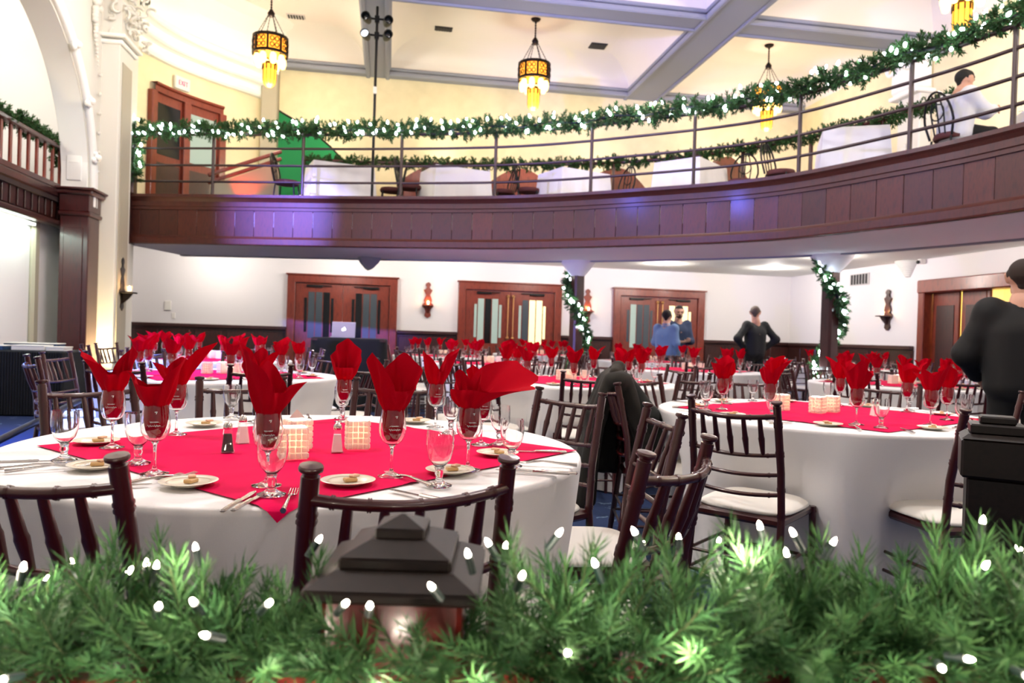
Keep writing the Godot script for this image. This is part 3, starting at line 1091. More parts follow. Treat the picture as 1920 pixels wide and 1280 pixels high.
func front_garland() -> void:
	# garland over the railing in front of the camera
	var a := pos(-0.60, 0.755, 0.90)
	var b := pos(0.88, 0.832, 0.66)
	var r := RandomNumberGenerator.new()
	r.seed = 404
	var rail := thing("railing", "reddish wooden handrail hidden in the lit garland", "railing")
	var rm := MB.new()
	var ang := atan2(-(b.z - a.z), b.x - a.x)
	rm.box((a + b) / 2 + Vector3(0, -0.04, 0), Vector3(a.distance_to(b) + 0.4, 0.055, 0.075), 0.012, Basis(Vector3.UP, ang) * Basis(Vector3.BACK, 0.045))
	part("handrail", rm, M.newel, rail)
	for k in 14:
		var bm := MB.new()
		var p := a.lerp(b, (k + 0.5) / 14.0)
		bm.tube([Vector3(p.x, p.y - 0.06, p.z), Vector3(p.x, 0.0, p.z)], 0.014, 8)
		part("baluster", bm, M.newel, rail)
	var t := thing("fir_garland", "thick fir garland with white mini lights in front of the tables", "garland")
	K.near_tip = tip_mesh(64, 0.085, 0.040, 0.0011, 9)
	K.near_tip2 = tip_mesh(46, 0.065, 0.034, 0.0012, 10)
	var dir := (b - a).normalized()
	var out := dir.cross(Vector3.UP).normalized()   # away from or towards the camera
	for pass_ in 2:
		var xs := []
		for k in 760:
			var f := r.randf()
			var th := r.randf() * TAU
			var o := out * cos(th) + Vector3.UP * sin(th)
			var bump := 0.8 + 0.2 * sin(f * 31.0 + pass_) + 0.16 * sin(f * 13.0 + 1.0)
			var p := a.lerp(b, f) + o * r.randf_range(0.01, 0.075) * bump + Vector3(0, -0.02, 0)
			if absf(f - 0.42) < 0.075 and p.y > 0.79:
				continue
			var d := (o + dir * r.randf_range(-1.0, 1.0) + Vector3.UP * 0.15).normalized()
			var bs := Basis.looking_at(-d, Vector3.UP if absf(d.y) < 0.95 else Vector3.RIGHT).rotated(d, r.randf() * TAU)
			xs.append(Transform3D(bs.scaled(Vector3.ONE * r.randf_range(0.65, 1.15)), p))
		foliage(xs, K.near_tip if pass_ == 0 else K.near_tip2, t)
	K.mini_bulb = bulb_mesh(0.0031)
	K.mini_socket = MB.new()
	K.mini_socket.lathe([Vector2(0.0, -0.018), Vector2(0.004, -0.018), Vector2(0.0042, 0.001), Vector2(0.0, 0.001)], 8)
	K.mini_socket = K.mini_socket.mesh()
	for k in 64:
		var f := (k + r.randf()) / 64.0
		var th := r.randf_range(0.15, PI + 0.5)
		var o := -out * cos(th) * (1.0 if out.z < 0 else -1.0) + Vector3.UP * sin(th)
		var p := a.lerp(b, f) + o * r.randf_range(0.09, 0.128)
		var d := (o + dir * r.randf_range(-0.8, 0.8)).normalized()
		var bs := Basis(Quaternion(Vector3.UP, d))
		var mi := part("bulb", K.mini_bulb, M.warm_bulb, t, Transform3D(bs, p))
		part("socket", K.mini_socket, M.bulb_socket, mi)
	# the light that the string gives off, gathered in every fourth bulb
	for k in 16:
		var f := (k + 0.5) / 16.0
		if absf(f - 0.42) < 0.08:
			lamp(OmniLight3D.new(), a.lerp(b, f) + Vector3(0, 0.0, 0.085), Color(1.0, 0.94, 0.86), 0.012, 0.01, self, "string_light")
			continue
		lamp(OmniLight3D.new(), a.lerp(b, f) + Vector3(0, [0.12, 0.05, 0.10, 0.0][k % 4], [0.06, 0.13, 0.02, 0.14][k % 4]), Color(1.0, 0.94, 0.86), 0.02, 0.01, self, "string_light")

func newels() -> void:
	var n := thing("newel_post", "square newel post with stepped dark cap rising from the garland", "post", pos(0.025, 0.006, 0.87), deg_to_rad(-9.5))
	var sh := MB.new()
	sh.box(Vector3(0, 0.42, 0), Vector3(0.15, 0.84, 0.15), 0.006)
	part("shaft", sh, M.newel, n)
	var c := MB.new()
	c.box(Vector3(0, 0.846, 0), Vector3(0.186, 0.014, 0.186), 0.004)
	frustum(c, 0.182, 0.128, 0.853, 0.866)
	part("cap_base", c, M.newel_cap, n)
	c = MB.new()
	c.box(Vector3(0, 0.872, 0), Vector3(0.122, 0.014, 0.122), 0.003)
	frustum(c, 0.12, 0.062, 0.879, 0.892)
	part("cap_tier", c, M.newel_cap, n)
	c = MB.new()
	c.box(Vector3(0, 0.897, 0), Vector3(0.056, 0.012, 0.056), 0.002)
	frustum(c, 0.054, 0.004, 0.903, 0.914)
	part("cap_peak", c, M.newel_cap, n)
	# second newel further off to the right
	var q := thing("newel_post", "dark newel post with stepped cap beside the right-hand table", "post", pos(1.585, 0, 1.72), deg_to_rad(-38.0))
	sh = MB.new()
	sh.box(Vector3(0, 0.40, 0), Vector3(0.135, 0.80, 0.135), 0.006)
	part("shaft", sh, M.newel_cap, q)
	c = MB.new()
	c.box(Vector3(0, 0.85, 0), Vector3(0.165, 0.10, 0.165), 0.006)
	frustum(c, 0.165, 0.135, 0.90, 0.912)
	part("cap_base", c, M.newel_cap, q)
	c = MB.new()
	c.box(Vector3(0, 0.925, 0), Vector3(0.125, 0.026, 0.125), 0.004)
	c.box(Vector3(0, 0.948, 0), Vector3(0.08, 0.02, 0.08), 0.004)
	part("cap_tier", c, M.newel_cap, q)

func frustum(m: MB, w0: float, w1: float, y0: float, y1: float) -> void:
	var a := w0 / 2
	var b := w1 / 2
	for k in 4:
		var bs := Basis(Vector3.UP, k * PI / 2)
		m.quad(bs * Vector3(-a, y0, a), bs * Vector3(a, y0, a), bs * Vector3(b, y1, b), bs * Vector3(-b, y1, b), bs * Vector3(0, 1, 1))
	m.poly([Vector3(-b, y1, -b), Vector3(b, y1, -b), Vector3(b, y1, b), Vector3(-b, y1, b)], Vector3.UP)

# ------------------------------------------------------------------ chandeliers and lanterns
func chandelier(at: Vector3) -> Node3D:
	var t := thing("chandelier", "", "chandelier", at, 0.0, "bronze and amber chandeliers")
	var m := MB.new()
	m.lathe([Vector2(0.10, 0.0), Vector2(0.085, -0.03), Vector2(0.03, -0.06), Vector2(0.0, -0.06)], 12)
	part("canopy", m, M.bronze, t)
	m = MB.new()
	m.tube([Vector3(0, -0.04, 0), Vector3(0, -0.38, 0)], 0.012)
	for k in 6:
		m.ball(Vector3(0, -0.08 - k * 0.05, 0), 0.022, 6, 4)
	m.lathe([Vector2(0.0, -0.52), Vector2(0.05, -0.50), Vector2(0.07, -0.44), Vector2(0.02, -0.36)], 8)
	part("stem", m, M.bronze, t)
	for k in 6:
		var a := TAU * k / 6
		m = MB.new()
		var p0 := Vector3(0.05 * cos(a), -0.47, 0.05 * sin(a))
		var p1 := Vector3(0.29 * cos(a), -0.92, 0.29 * sin(a))
		m.tube([p0, p1], 0.006, 5)
		for j in 9:
			m.ball(p0.lerp(p1, (j + 0.5) / 9.0), 0.012, 5, 4)
		part("chain", m, M.bronze, t)
	m = MB.new()
	for y in [-0.91, -1.20]:
		m.lathe([Vector2(0.29, y - 0.025), Vector2(0.325, y - 0.025), Vector2(0.325, y + 0.025), Vector2(0.29, y + 0.025), Vector2(0.29, y - 0.025)], 16)
	part("ring", m, M.bronze, t)
	for k in 8:
		var a := TAU * k / 8
		m = MB.new()
		var bs := Basis(Vector3.UP, -a)
		m.box(bs * Vector3(0.31, -1.055, 0), Vector3(0.03, 0.29, 0.035), 0.0, bs)
		for s in [-1.0, 1.0]:
			for y in [-1.0, -1.11]:
				var c := Basis(Vector3.UP, -(a + PI / 8 + s * 0.14)) * Vector3(0.313, y, 0)
				var ring := []
				for j in 9:
					var b := TAU * j / 8
					ring.append(c + Basis(Vector3.UP, -(a + PI / 8)) * Vector3(0, sin(b) * 0.042, cos(b) * 0.036))
				m.tube(ring, 0.010, 4, false)
		part("scroll_panel", m, M.bronze, t)
	m = MB.new()
	m.lathe([Vector2(0.285, -1.19), Vector2(0.285, -0.92)], 16)
	part("amber_band", m, M.amber, t)
	for k in 8:
		var a := TAU * (k + 0.5) / 8
		m = MB.new()
		m.lathe([Vector2(0.0, -0.22), Vector2(0.045, -0.2), Vector2(0.065, -0.13), Vector2(0.06, -0.05), Vector2(0.035, 0.0), Vector2(0.0, 0.0)], 10)
		var s := part("shade", m, M.amber_bright, t, Transform3D(Basis.IDENTITY, Vector3(0.235 * cos(a), -1.22, 0.235 * sin(a))))
		m = MB.new()
		m.lathe([Vector2(0.04, -0.01), Vector2(0.045, 0.02), Vector2(0.0, 0.05)], 8)
		part("holder", m, M.bronze, s)
	m = MB.new()
	m.lathe([Vector2(0.10, -1.36), Vector2(0.135, -1.36), Vector2(0.135, -1.40), Vector2(0.12, -1.40)], 14)
	for k in 10:
		var a := TAU * k / 10
		m.box(Vector3(0.128 * cos(a), -1.44, 0.128 * sin(a)), Vector3(0.02, 0.1, 0.02), 0.0, Basis(Vector3.UP, -a))
	part("lantern_collar", m, M.bronze, t)
	m = MB.new()
	var prof := [Vector2(0.0, -1.80), Vector2(0.06, -1.79), Vector2(0.105, -1.74), Vector2(0.12, -1.66), Vector2(0.12, -1.40)]
	m.lathe(prof, 14)
	var lan := part("lantern", m, M.amber, t)
	m = MB.new()
	for k in 10:
		var a := TAU * k / 10
		m.tube([Vector3(0.122 * cos(a), -1.40, 0.122 * sin(a)), Vector3(0.122 * cos(a), -1.66, 0.122 * sin(a)), Vector3(0.107 * cos(a), -1.74, 0.107 * sin(a)), Vector3(0.05 * cos(a), -1.80, 0.05 * sin(a))], 0.006, 4)
	part("rib", m, mat(Color(0.75, 0.45, 0.1), 0.4), lan)
	return t

func chandeliers() -> void:
	var first: Node3D
	for q in [[-2.3, 14.5, "left chandelier of bronze and amber glass near the curved wall"], [2.72, 14.6, "middle chandelier of bronze and amber glass left of the wide beam"], [7.75, 14.7, "bronze and amber chandelier in the bay right of the wide beam"], [7.9, 9.45, "large amber chandelier hanging near the right-hand end of the balcony garland"], [2.72, 9.45, "amber chandelier over the middle of the hall"], [-2.3, 9.45, "amber chandelier over the stage side of the hall"], [-2.3, 3.6, "amber chandelier over the left-hand tables"], [2.72, 3.6, "amber chandelier over the tables nearest the railing"], [7.9, 3.6, "amber chandelier over the right arm of the balcony"], [2.72, -1.8, "amber chandelier behind the railing"]]:
		if first == null:
			first = chandelier(pos(q[0], CEIL, q[1]))
			first.set_meta("label", q[2])
		else:
			copy_of(first, pos(q[0], CEIL, q[1]), 0.3 * q[0], q[2])
		# light leaves the shades all round: one lamp under the ring, one over it that plays on the ceiling
		var e: float = (2.2 if q[1] < 0.0 else (7.4 if q[1] < 5.0 else 3.3)) if q[1] < 12.0 else 2.2
		lamp(OmniLight3D.new(), pos(q[0], CEIL - 1.95, q[1]), Color(1.0, 0.98, 0.985) if q[1] < 12.0 else Color(1.0, 0.965, 0.86), e, 0.22, self, "chandelier_light")
		lamp(OmniLight3D.new(), pos(q[0], CEIL - 0.72, q[1]), Color(1.0, 0.93, 0.82), 0.6 if q[0] < 0.0 else (0.5 if q[0] > 6.0 else 0.12), 0.15, self, "chandelier_light")

func par_can(parent: Node3D, at: Vector3, yaw: float, pitch: float, lit: bool) -> void:
	var m := MB.new()
	m.lathe([Vector2(0.0, -0.13), Vector2(0.05, -0.13), Vector2(0.075, -0.02), Vector2(0.075, 0.11), Vector2(0.066, 0.11), Vector2(0.066, 0.05)], 14)
	var bs := Basis(Vector3.UP, yaw) * Basis(Vector3.RIGHT, pitch) * Basis(Vector3.RIGHT, PI / 2)
	var c := part("lamp_can", m, M.black_metal, parent, Transform3D(bs, at))
	var l := MB.new()
	l.lathe([Vector2(0.066, 0.06), Vector2(0.04, 0.075), Vector2(0.0, 0.08)], 14)
	part("lens", l, glow(Color(0.9, 0.95, 1.0), 1.5) if lit else M.dark_glass, c)

func stage_lights() -> void:
	var t := thing("stage_light_stand", "black pole with four stage lamps standing on the balcony", "stage light", pos(-0.33, 3.27, 13.1))
	var m := MB.new()
	m.tube([Vector3(0, 0, 0), Vector3(0, 3.42, 0)], 0.024, 8)
	part("pole", m, M.black_metal, t)
	m = MB.new()
	m.lathe([Vector2(0.0, 0.03), Vector2(0.3, 0.02), Vector2(0.3, 0.0), Vector2(0.0, 0.0)], 14)
	part("base", m, M.black_metal, t)
	m = MB.new()
	for y in [3.2, 2.92]:
		m.tube([Vector3(-0.17, y, 0.02), Vector3(0.17, y, 0.02)], 0.018, 6)
		m.box(Vector3(0, y, 0), Vector3(0.08, 0.12, 0.08), 0.01)
	part("cross_arm", m, M.black_metal, t)
	m = MB.new()
	m.box(Vector3(0.0, 1.98, 0.03), Vector3(0.06, 0.12, 0.03), 0.004)
	part("tape_label", m, M.cushion, t)
	for q in [[-0.17, 3.17, false], [0.18, 3.14, false], [-0.18, 2.88, true], [0.18, 2.9, false]]:
		par_can(t, Vector3(q[0], q[1], 0.09), 0.2 * signf(q[0]), 0.0, q[2])
	# the stage's own lanterns, on a boom by the proscenium
	var b := thing("stage_light_boom", "boom of stage lamps by the proscenium arch", "stage light", pos(-3.7, 0, 5.9))
	m = MB.new()
	m.tube([Vector3(0, 0, 0), Vector3(0, 4.8, 0)], 0.03, 8)
	m.tube([Vector3(0, 4.55, 0), Vector3(0.42, 4.55, 0)], 0.02, 6)
	part("pole", m, M.black_metal, b)
	m = MB.new()
	m.lathe([Vector2(0.0, 0.03), Vector2(0.35, 0.02), Vector2(0.35, 0.0), Vector2(0.0, 0.0)], 14)
	part("base", m, M.black_metal, b)
	var lo := thing("stage_light_stand", "short stand with one stage lamp in front of the black counter", "stage light", pos(-3.4, 0, 6.8))
	m = MB.new()
	m.tube([Vector3(0, 0, 0), Vector3(0, 1.08, 0)], 0.02, 8)
	m.lathe([Vector2(0.0, 0.02), Vector2(0.2, 0.015), Vector2(0.2, 0.0), Vector2(0.0, 0.0)], 14)
	part("pole", m, M.black_metal, lo)
	par_can(lo, Vector3(0, 1.14, 0.0), 2.3, 0.0, true)
	for q in [[0.14, 4.4, -0.08], [0.3, 4.5, 0.1], [0.4, 4.6, 0.3]]:
		par_can(b, Vector3(q[0], q[1], -0.06), PI, 0.0, true)
# ------------------------------------------------------------------ proscenium side, upper left corner
func build_proscenium() -> void:
	# arch mouldings
	var a := Node3D.new()
	a.name = "trim_arch"
	add_child(a)
	tag(a, "", "", "", "structure")
	for q in [[2.36, 0.05], [2.46, 0.035]]:
		var line := []
		for i in 41:
			var th := PI * i / 40.0
			line.append(pos(-4.22, 3.02 + q[0] * sin(th), 9.2 + q[0] * cos(th)))
		line.push_front(line[0] + Vector3(0, -0.25, 0))
		var m := MB.new()
		m.tube(line, q[1], 8)
		part("arch_moulding", m, M.white_plaster, a)
	var kn := MB.new()
	for s in [-1.0, 1.0]:
		kn.ball(Vector3(0, 0.05 * s, 0), 0.05, 8, 6, Vector3(0.8, 1.0, 1.2))
	kn.ball(Vector3(0.04, 0, 0), 0.05, 8, 6)
	var knot := kn.mesh()
	for i in 9:
		var th := 0.2 + i * 0.33
		part("ribbon_knot", knot, M.white_plaster, a, Transform3D(Basis(Vector3.RIGHT, -th), pos(-4.18, 3.0 + 2.36 * sin(th), 9.2 + 2.36 * cos(th))))
	# raised blocks and sunk-panel frames on the underside of the arch
	for i in 14:
		var th := 0.08 + i * 0.2
		var m := MB.new()
		m.box(Vector3(0, 0, 0), Vector3(0.15, 0.05, 0.06), 0.012)
		part("arch_block", m, M.white_plaster, a, Transform3D(Basis(Vector3.RIGHT, -th), pos(-4.43, 3.2 + 2.28 * sin(th), 9.2 + 2.28 * cos(th))))
	var lin := MB.new()
	var p := []
	for i in 33:
		var th := PI * i / 32.0
		for x in [-4.255, -4.605]:
			p.append(pos(x, 3.0 + 2.295 * sin(th), 9.2 + 2.295 * cos(th)))
	lin.grid(p, 2, 33)
	part("arch_lining", lin, M.white_plaster, a)
	var jam := slab(-4.6, -4.26, 3.0, 3.5, 11.46, 11.5)
	jam.box(pos(-4.43, 3.3, 11.455), Vector3(0.2, 0.36, 0.02), 0.008)
	part("jamb_panel", jam, M.white_plaster, a)
	# wooden pilaster below the arch spring
	var w := trim("trim_wood_pilaster", "reddish wooden pilaster with moulded cap under the white arch")
	part("shaft", slab(-4.58, -4.2, 0, 2.62, 11.40, 11.8, 0.012), M.panel_wood, w)
	part("panel", slab(-4.52, -4.27, 0.25, 2.45, 11.385, 11.4, 0.006), M.panel_wood, w)
	var cp := slab(-4.60, -4.17, 2.62, 2.68, 11.37, 11.83, 0.015)
	cp.box(pos(-4.39, 2.80, 11.60), Vector3(0.40, 0.24, 0.42), 0.01)
	cp.box(pos(-4.39, 2.95, 11.60), Vector3(0.50, 0.07, 0.52), 0.02)
	cp.box(pos(-4.39, 2.995, 11.60), Vector3(0.56, 0.03, 0.58), 0.008)
	part("cap", cp, M.panel_wood, w)
	# tall plaster pilaster and its capital
	var t := trim("trim_plaster_pilaster", "tall greige plaster pilaster with ornate capital left of the balcony")
	part("shaft", slab(-4.26, -4.0, 0, 5.25, 11.85, 12.45, 0.01), M.plaster, t)
	part("panel", slab(-4.0, -3.985, 0.5, 5.0, 11.95, 12.35, 0.006), M.greige, t)
	var cap := slab(-4.28, -3.95, 5.22, 5.28, 11.8, 12.5, 0.015)
	cap.box(pos(-4.1, 5.33, 12.15), Vector3(0.40, 0.05, 0.80), 0.012)
	part("cap_moulding", cap, M.white_plaster, t)
	rng.seed = 61
	var lv := MB.new()
	for i in 46:
		var c := pos(rng.randf_range(-4.15, -3.82), rng.randf_range(5.38, 6.15), rng.randf_range(11.75, 12.6))
		var pts := []
		var bs := Basis(Vector3(rng.randf() - 0.5, rng.randf() - 0.5, rng.randf() - 0.5).normalized(), rng.randf() * TAU)
		for k in 8:
			var th := k * 0.55
			pts.append(c + bs * Vector3(cos(th) * (0.10 - 0.011 * k), sin(th) * (0.10 - 0.011 * k), 0.0))
		lv.tube(pts, 0.022, 5)
	part("acanthus_scrolls", lv, M.plaster, t)
	part("capital_block", slab(-4.25, -3.98, 5.3, 6.3, 11.85, 12.45), M.plaster, t)
	var dr := MB.new()
	for i in 26:
		var f := i / 25.0
		dr.ball(pos(-4.20, 6.1 - f * 1.35, 11.62 - 0.12 * sin(f * 3.0)) + Vector3(0, 0, rng.randf_range(-0.12, 0.12) * (1.0 - f)), 0.075 * (1.15 - f), 7, 5)
	for i in 7:
		dr.ball(pos(-4.20, 4.7 - i * 0.28, 11.68), 0.028, 7, 5)
	structure("trim_plaster_drop", dr, M.plaster, "plaster drop of leaves and flowers on the spandrel beside the arch")
	build_alcove()
	build_curved_corner()

func trim(called: String, label: String) -> Node3D:
	var o := Node3D.new()
	o.name = numbered(called)
	add_child(o)
	tag(o, label, "", "", "structure")
	return o

func build_alcove() -> void:
	# the box seat inside the arch: wooden apron, balusters, garland
	var b := thing("box_balustrade", "wooden balustrade of thin uprights in the box under the arch", "balustrade")
	part("bottom_rail", slab(-4.72, -4.62, 2.98, 3.06, 7.0, 12.15, 0.01), M.panel_wood, b)
	part("top_rail", slab(-4.73, -4.61, 3.55, 3.61, 7.0, 12.15, 0.012), M.panel_wood, b)
	for i in 20:
		part("baluster", slab(-4.69, -4.655, 3.06, 3.55, 7.1 + i * 0.235, 7.145 + i * 0.235, 0.006), M.door_wood, b)
	var ap := trim("trim_box_apron", "dark wooden apron with small upright panels below the box balustrade")
	part("upper_moulding", slab(-4.74, -4.60, 2.86, 2.98, 7.0, 12.15, 0.02), M.wainscot, ap)
	part("lower_moulding", slab(-4.74, -4.58, 2.46, 2.54, 7.0, 12.15, 0.02), M.wainscot, ap)
	part("backing", slab(-4.74, -4.68, 2.54, 2.86, 7.0, 12.15), M.wainscot, ap)
	for i in 26:
		part("panel", slab(-4.68, -4.655, 2.57, 2.84, 7.05 + i * 0.195, 7.19 + i * 0.195, 0.006), M.wainscot, ap)
	var line := []
	for i in 22:
		line.append(pos(-4.74 + 0.02 * sin(i * 1.3), 3.66 + 0.02 * sin(i * 2.1), 7.0 + i * 0.22))
	line.append(pos(-4.74, 3.55, 11.75))
	line.append(pos(-4.74, 3.36, 11.8))
	garland("fir_garland", line, 0.105, 0.0, 130.0, "unlit leafy garland on the box balustrade inside the arch", null, 0.0, 0.0, 55)
	structure("floor_box", slab(-8.0, -4.62, 2.80, 2.98, 4.0, 12.2), M.balcony_floor)
	structure("wall_stage_screen", slab(-4.95, -4.85, 0.0, 2.82, 8.9, 12.2), M.white_wall)
	structure("trim_stage_column", slab(-4.86, -4.78, 0.0, 2.5, 11.15, 11.32, 0.03), M.greige)
	# projection screen at the stage
	var s := thing("projection_screen", "tall pale blue projection screen with dark edge on the stage", "screen", pos(-4.62, 0, 9.2))
	part("screen_surface", slab_local(Vector3(0, 1.6, 0.2), Vector3(0.02, 2.5, 1.3)), glow(Color(0.55, 0.66, 1.0), 0.55, Color(0.7, 0.75, 0.85)), s)
	part("screen_frame", slab_local(Vector3(-0.02, 1.5, -0.49), Vector3(0.05, 2.9, 0.09)), M.black_metal, s)
	part("screen_title", slab_local(Vector3(0.015, 2.72, 0.1), Vector3(0.01, 0.16, 0.9)), glow(Color(1, 1, 1), 1.3), s)
	var sp := thing("speaker", "dark loudspeaker box standing in the box behind the balusters", "speaker", pos(-5.4, 2.98, 10.0))
	part("cabinet", slab_local(Vector3(0, 0.3, 0), Vector3(0.5, 0.6, 0.9), 0.02), M.black_metal, sp)
	part("grille_cloth", slab_local(Vector3(0.26, 0.3, 0), Vector3(0.02, 0.5, 0.8), 0.01), M.grille, sp)
	# black-skirted counter with boxes in front of the stage
	var ct := single("skirted_counter", slab(-4.8, -3.75, 0.0, 0.77, 9.55, 10.3, 0.02), M.navy_cloth, "long counter draped in black cloth below the stage screen", "counter")
	var cloth := MB.new()
	for i in 35:
		cloth.tube([pos(-4.79 + i * 0.03, 0.02, 9.545), pos(-4.79 + i * 0.03, 0.755, 9.545)], 0.014, 5)
	part("pleated_skirt", cloth, M.navy_cloth, ct)
	var blue := mat(Color(0.08, 0.22, 0.36), 0.6)
	for q in [[-4.6, 9.72, 0.34, 0.055, true], [-4.20, 9.8, 0.36, 0.06, false], [-3.88, 9.75, 0.2, 0.05, false], [-4.3, 10.1, 0.6, 0.08, true]]:
		var bx := thing("flat_box", "shallow storage box with white lid on the black counter", "box", pos(q[0], 0.77, q[1]), 0.0, "shallow boxes on the counter")
		part("body", slab_local(Vector3(0, q[3] / 2 - 0.006, 0), Vector3(q[2], q[3] - 0.012, 0.24), 0.004), blue if q[4] else M.cushion, bx)
		part("lid", slab_local(Vector3(0, q[3] - 0.006, 0), Vector3(q[2] + 0.012, 0.012, 0.25), 0.003), M.cushion, bx)
	# floor uplight that washes the pilasters
	var up := thing("floor_uplight", "small black floor uplight between the pilasters", "lamp", pos(-4.0, 0, 11.66))
	var um := MB.new()
	um.lathe([Vector2(0.0, 0.0), Vector2(0.07, 0.0), Vector2(0.08, 0.16), Vector2(0.065, 0.16), Vector2(0.06, 0.12)], 12)
	part("housing", um, M.black_metal, up)
	um = MB.new()
	um.lathe([Vector2(0.06, 0.13), Vector2(0.0, 0.135)], 12)
	part("lens", um, glow(Color(1.0, 0.85, 0.6), 6.0), up)
	spot(pos(-4.0, 0.2, 11.62), pos(-4.16, 3.0, 11.74), Color(1.0, 0.88, 0.66), 6.0, 38.0, 0.7, 0.05)
	# box lights
	var bl := thing("box_ceiling_light", "bright light fitting inside the box above the arch opening", "lamp", pos(-6.2, 6.2, 9.4))
	um = MB.new()
	um.lathe([Vector2(0.0, 0.0), Vector2(0.3, 0.0), Vector2(0.3, 0.06), Vector2(0.0, 0.06)], 16)
	part("diffuser", um, glow(Color(1, 0.99, 0.94), 3.0), bl)
	lamp(OmniLight3D.new(), pos(-6.2, 6.05, 9.4), Color(1.0, 0.985, 0.93), 6.5, 0.3, self, "box_light")
	var sl := thing("stage_striplight", "short tube light under the box apron lighting the stage wall", "lamp", pos(-4.78, 2.43, 10.3))
	part("light_tube", slab_local(Vector3.ZERO, Vector3(0.05, 0.03, 1.6)), glow(Color(0.95, 1.0, 0.95), 3.0), sl)
	var ar := AreaLight3D.new()
	ar.area_size = Vector2(0.08, 1.6)
	lamp(ar, pos(-4.76, 2.40, 10.3), Color(0.88, 1.0, 0.94), 1.2, 0.1, self, "stage_strip_light")
	ar.rotation = Vector3(-PI / 2, 0, 0)

func slab_local(c: Vector3, s: Vector3, bev := 0.0) -> MB:
	var m := MB.new()
	m.box(c, s, bev)
	return m

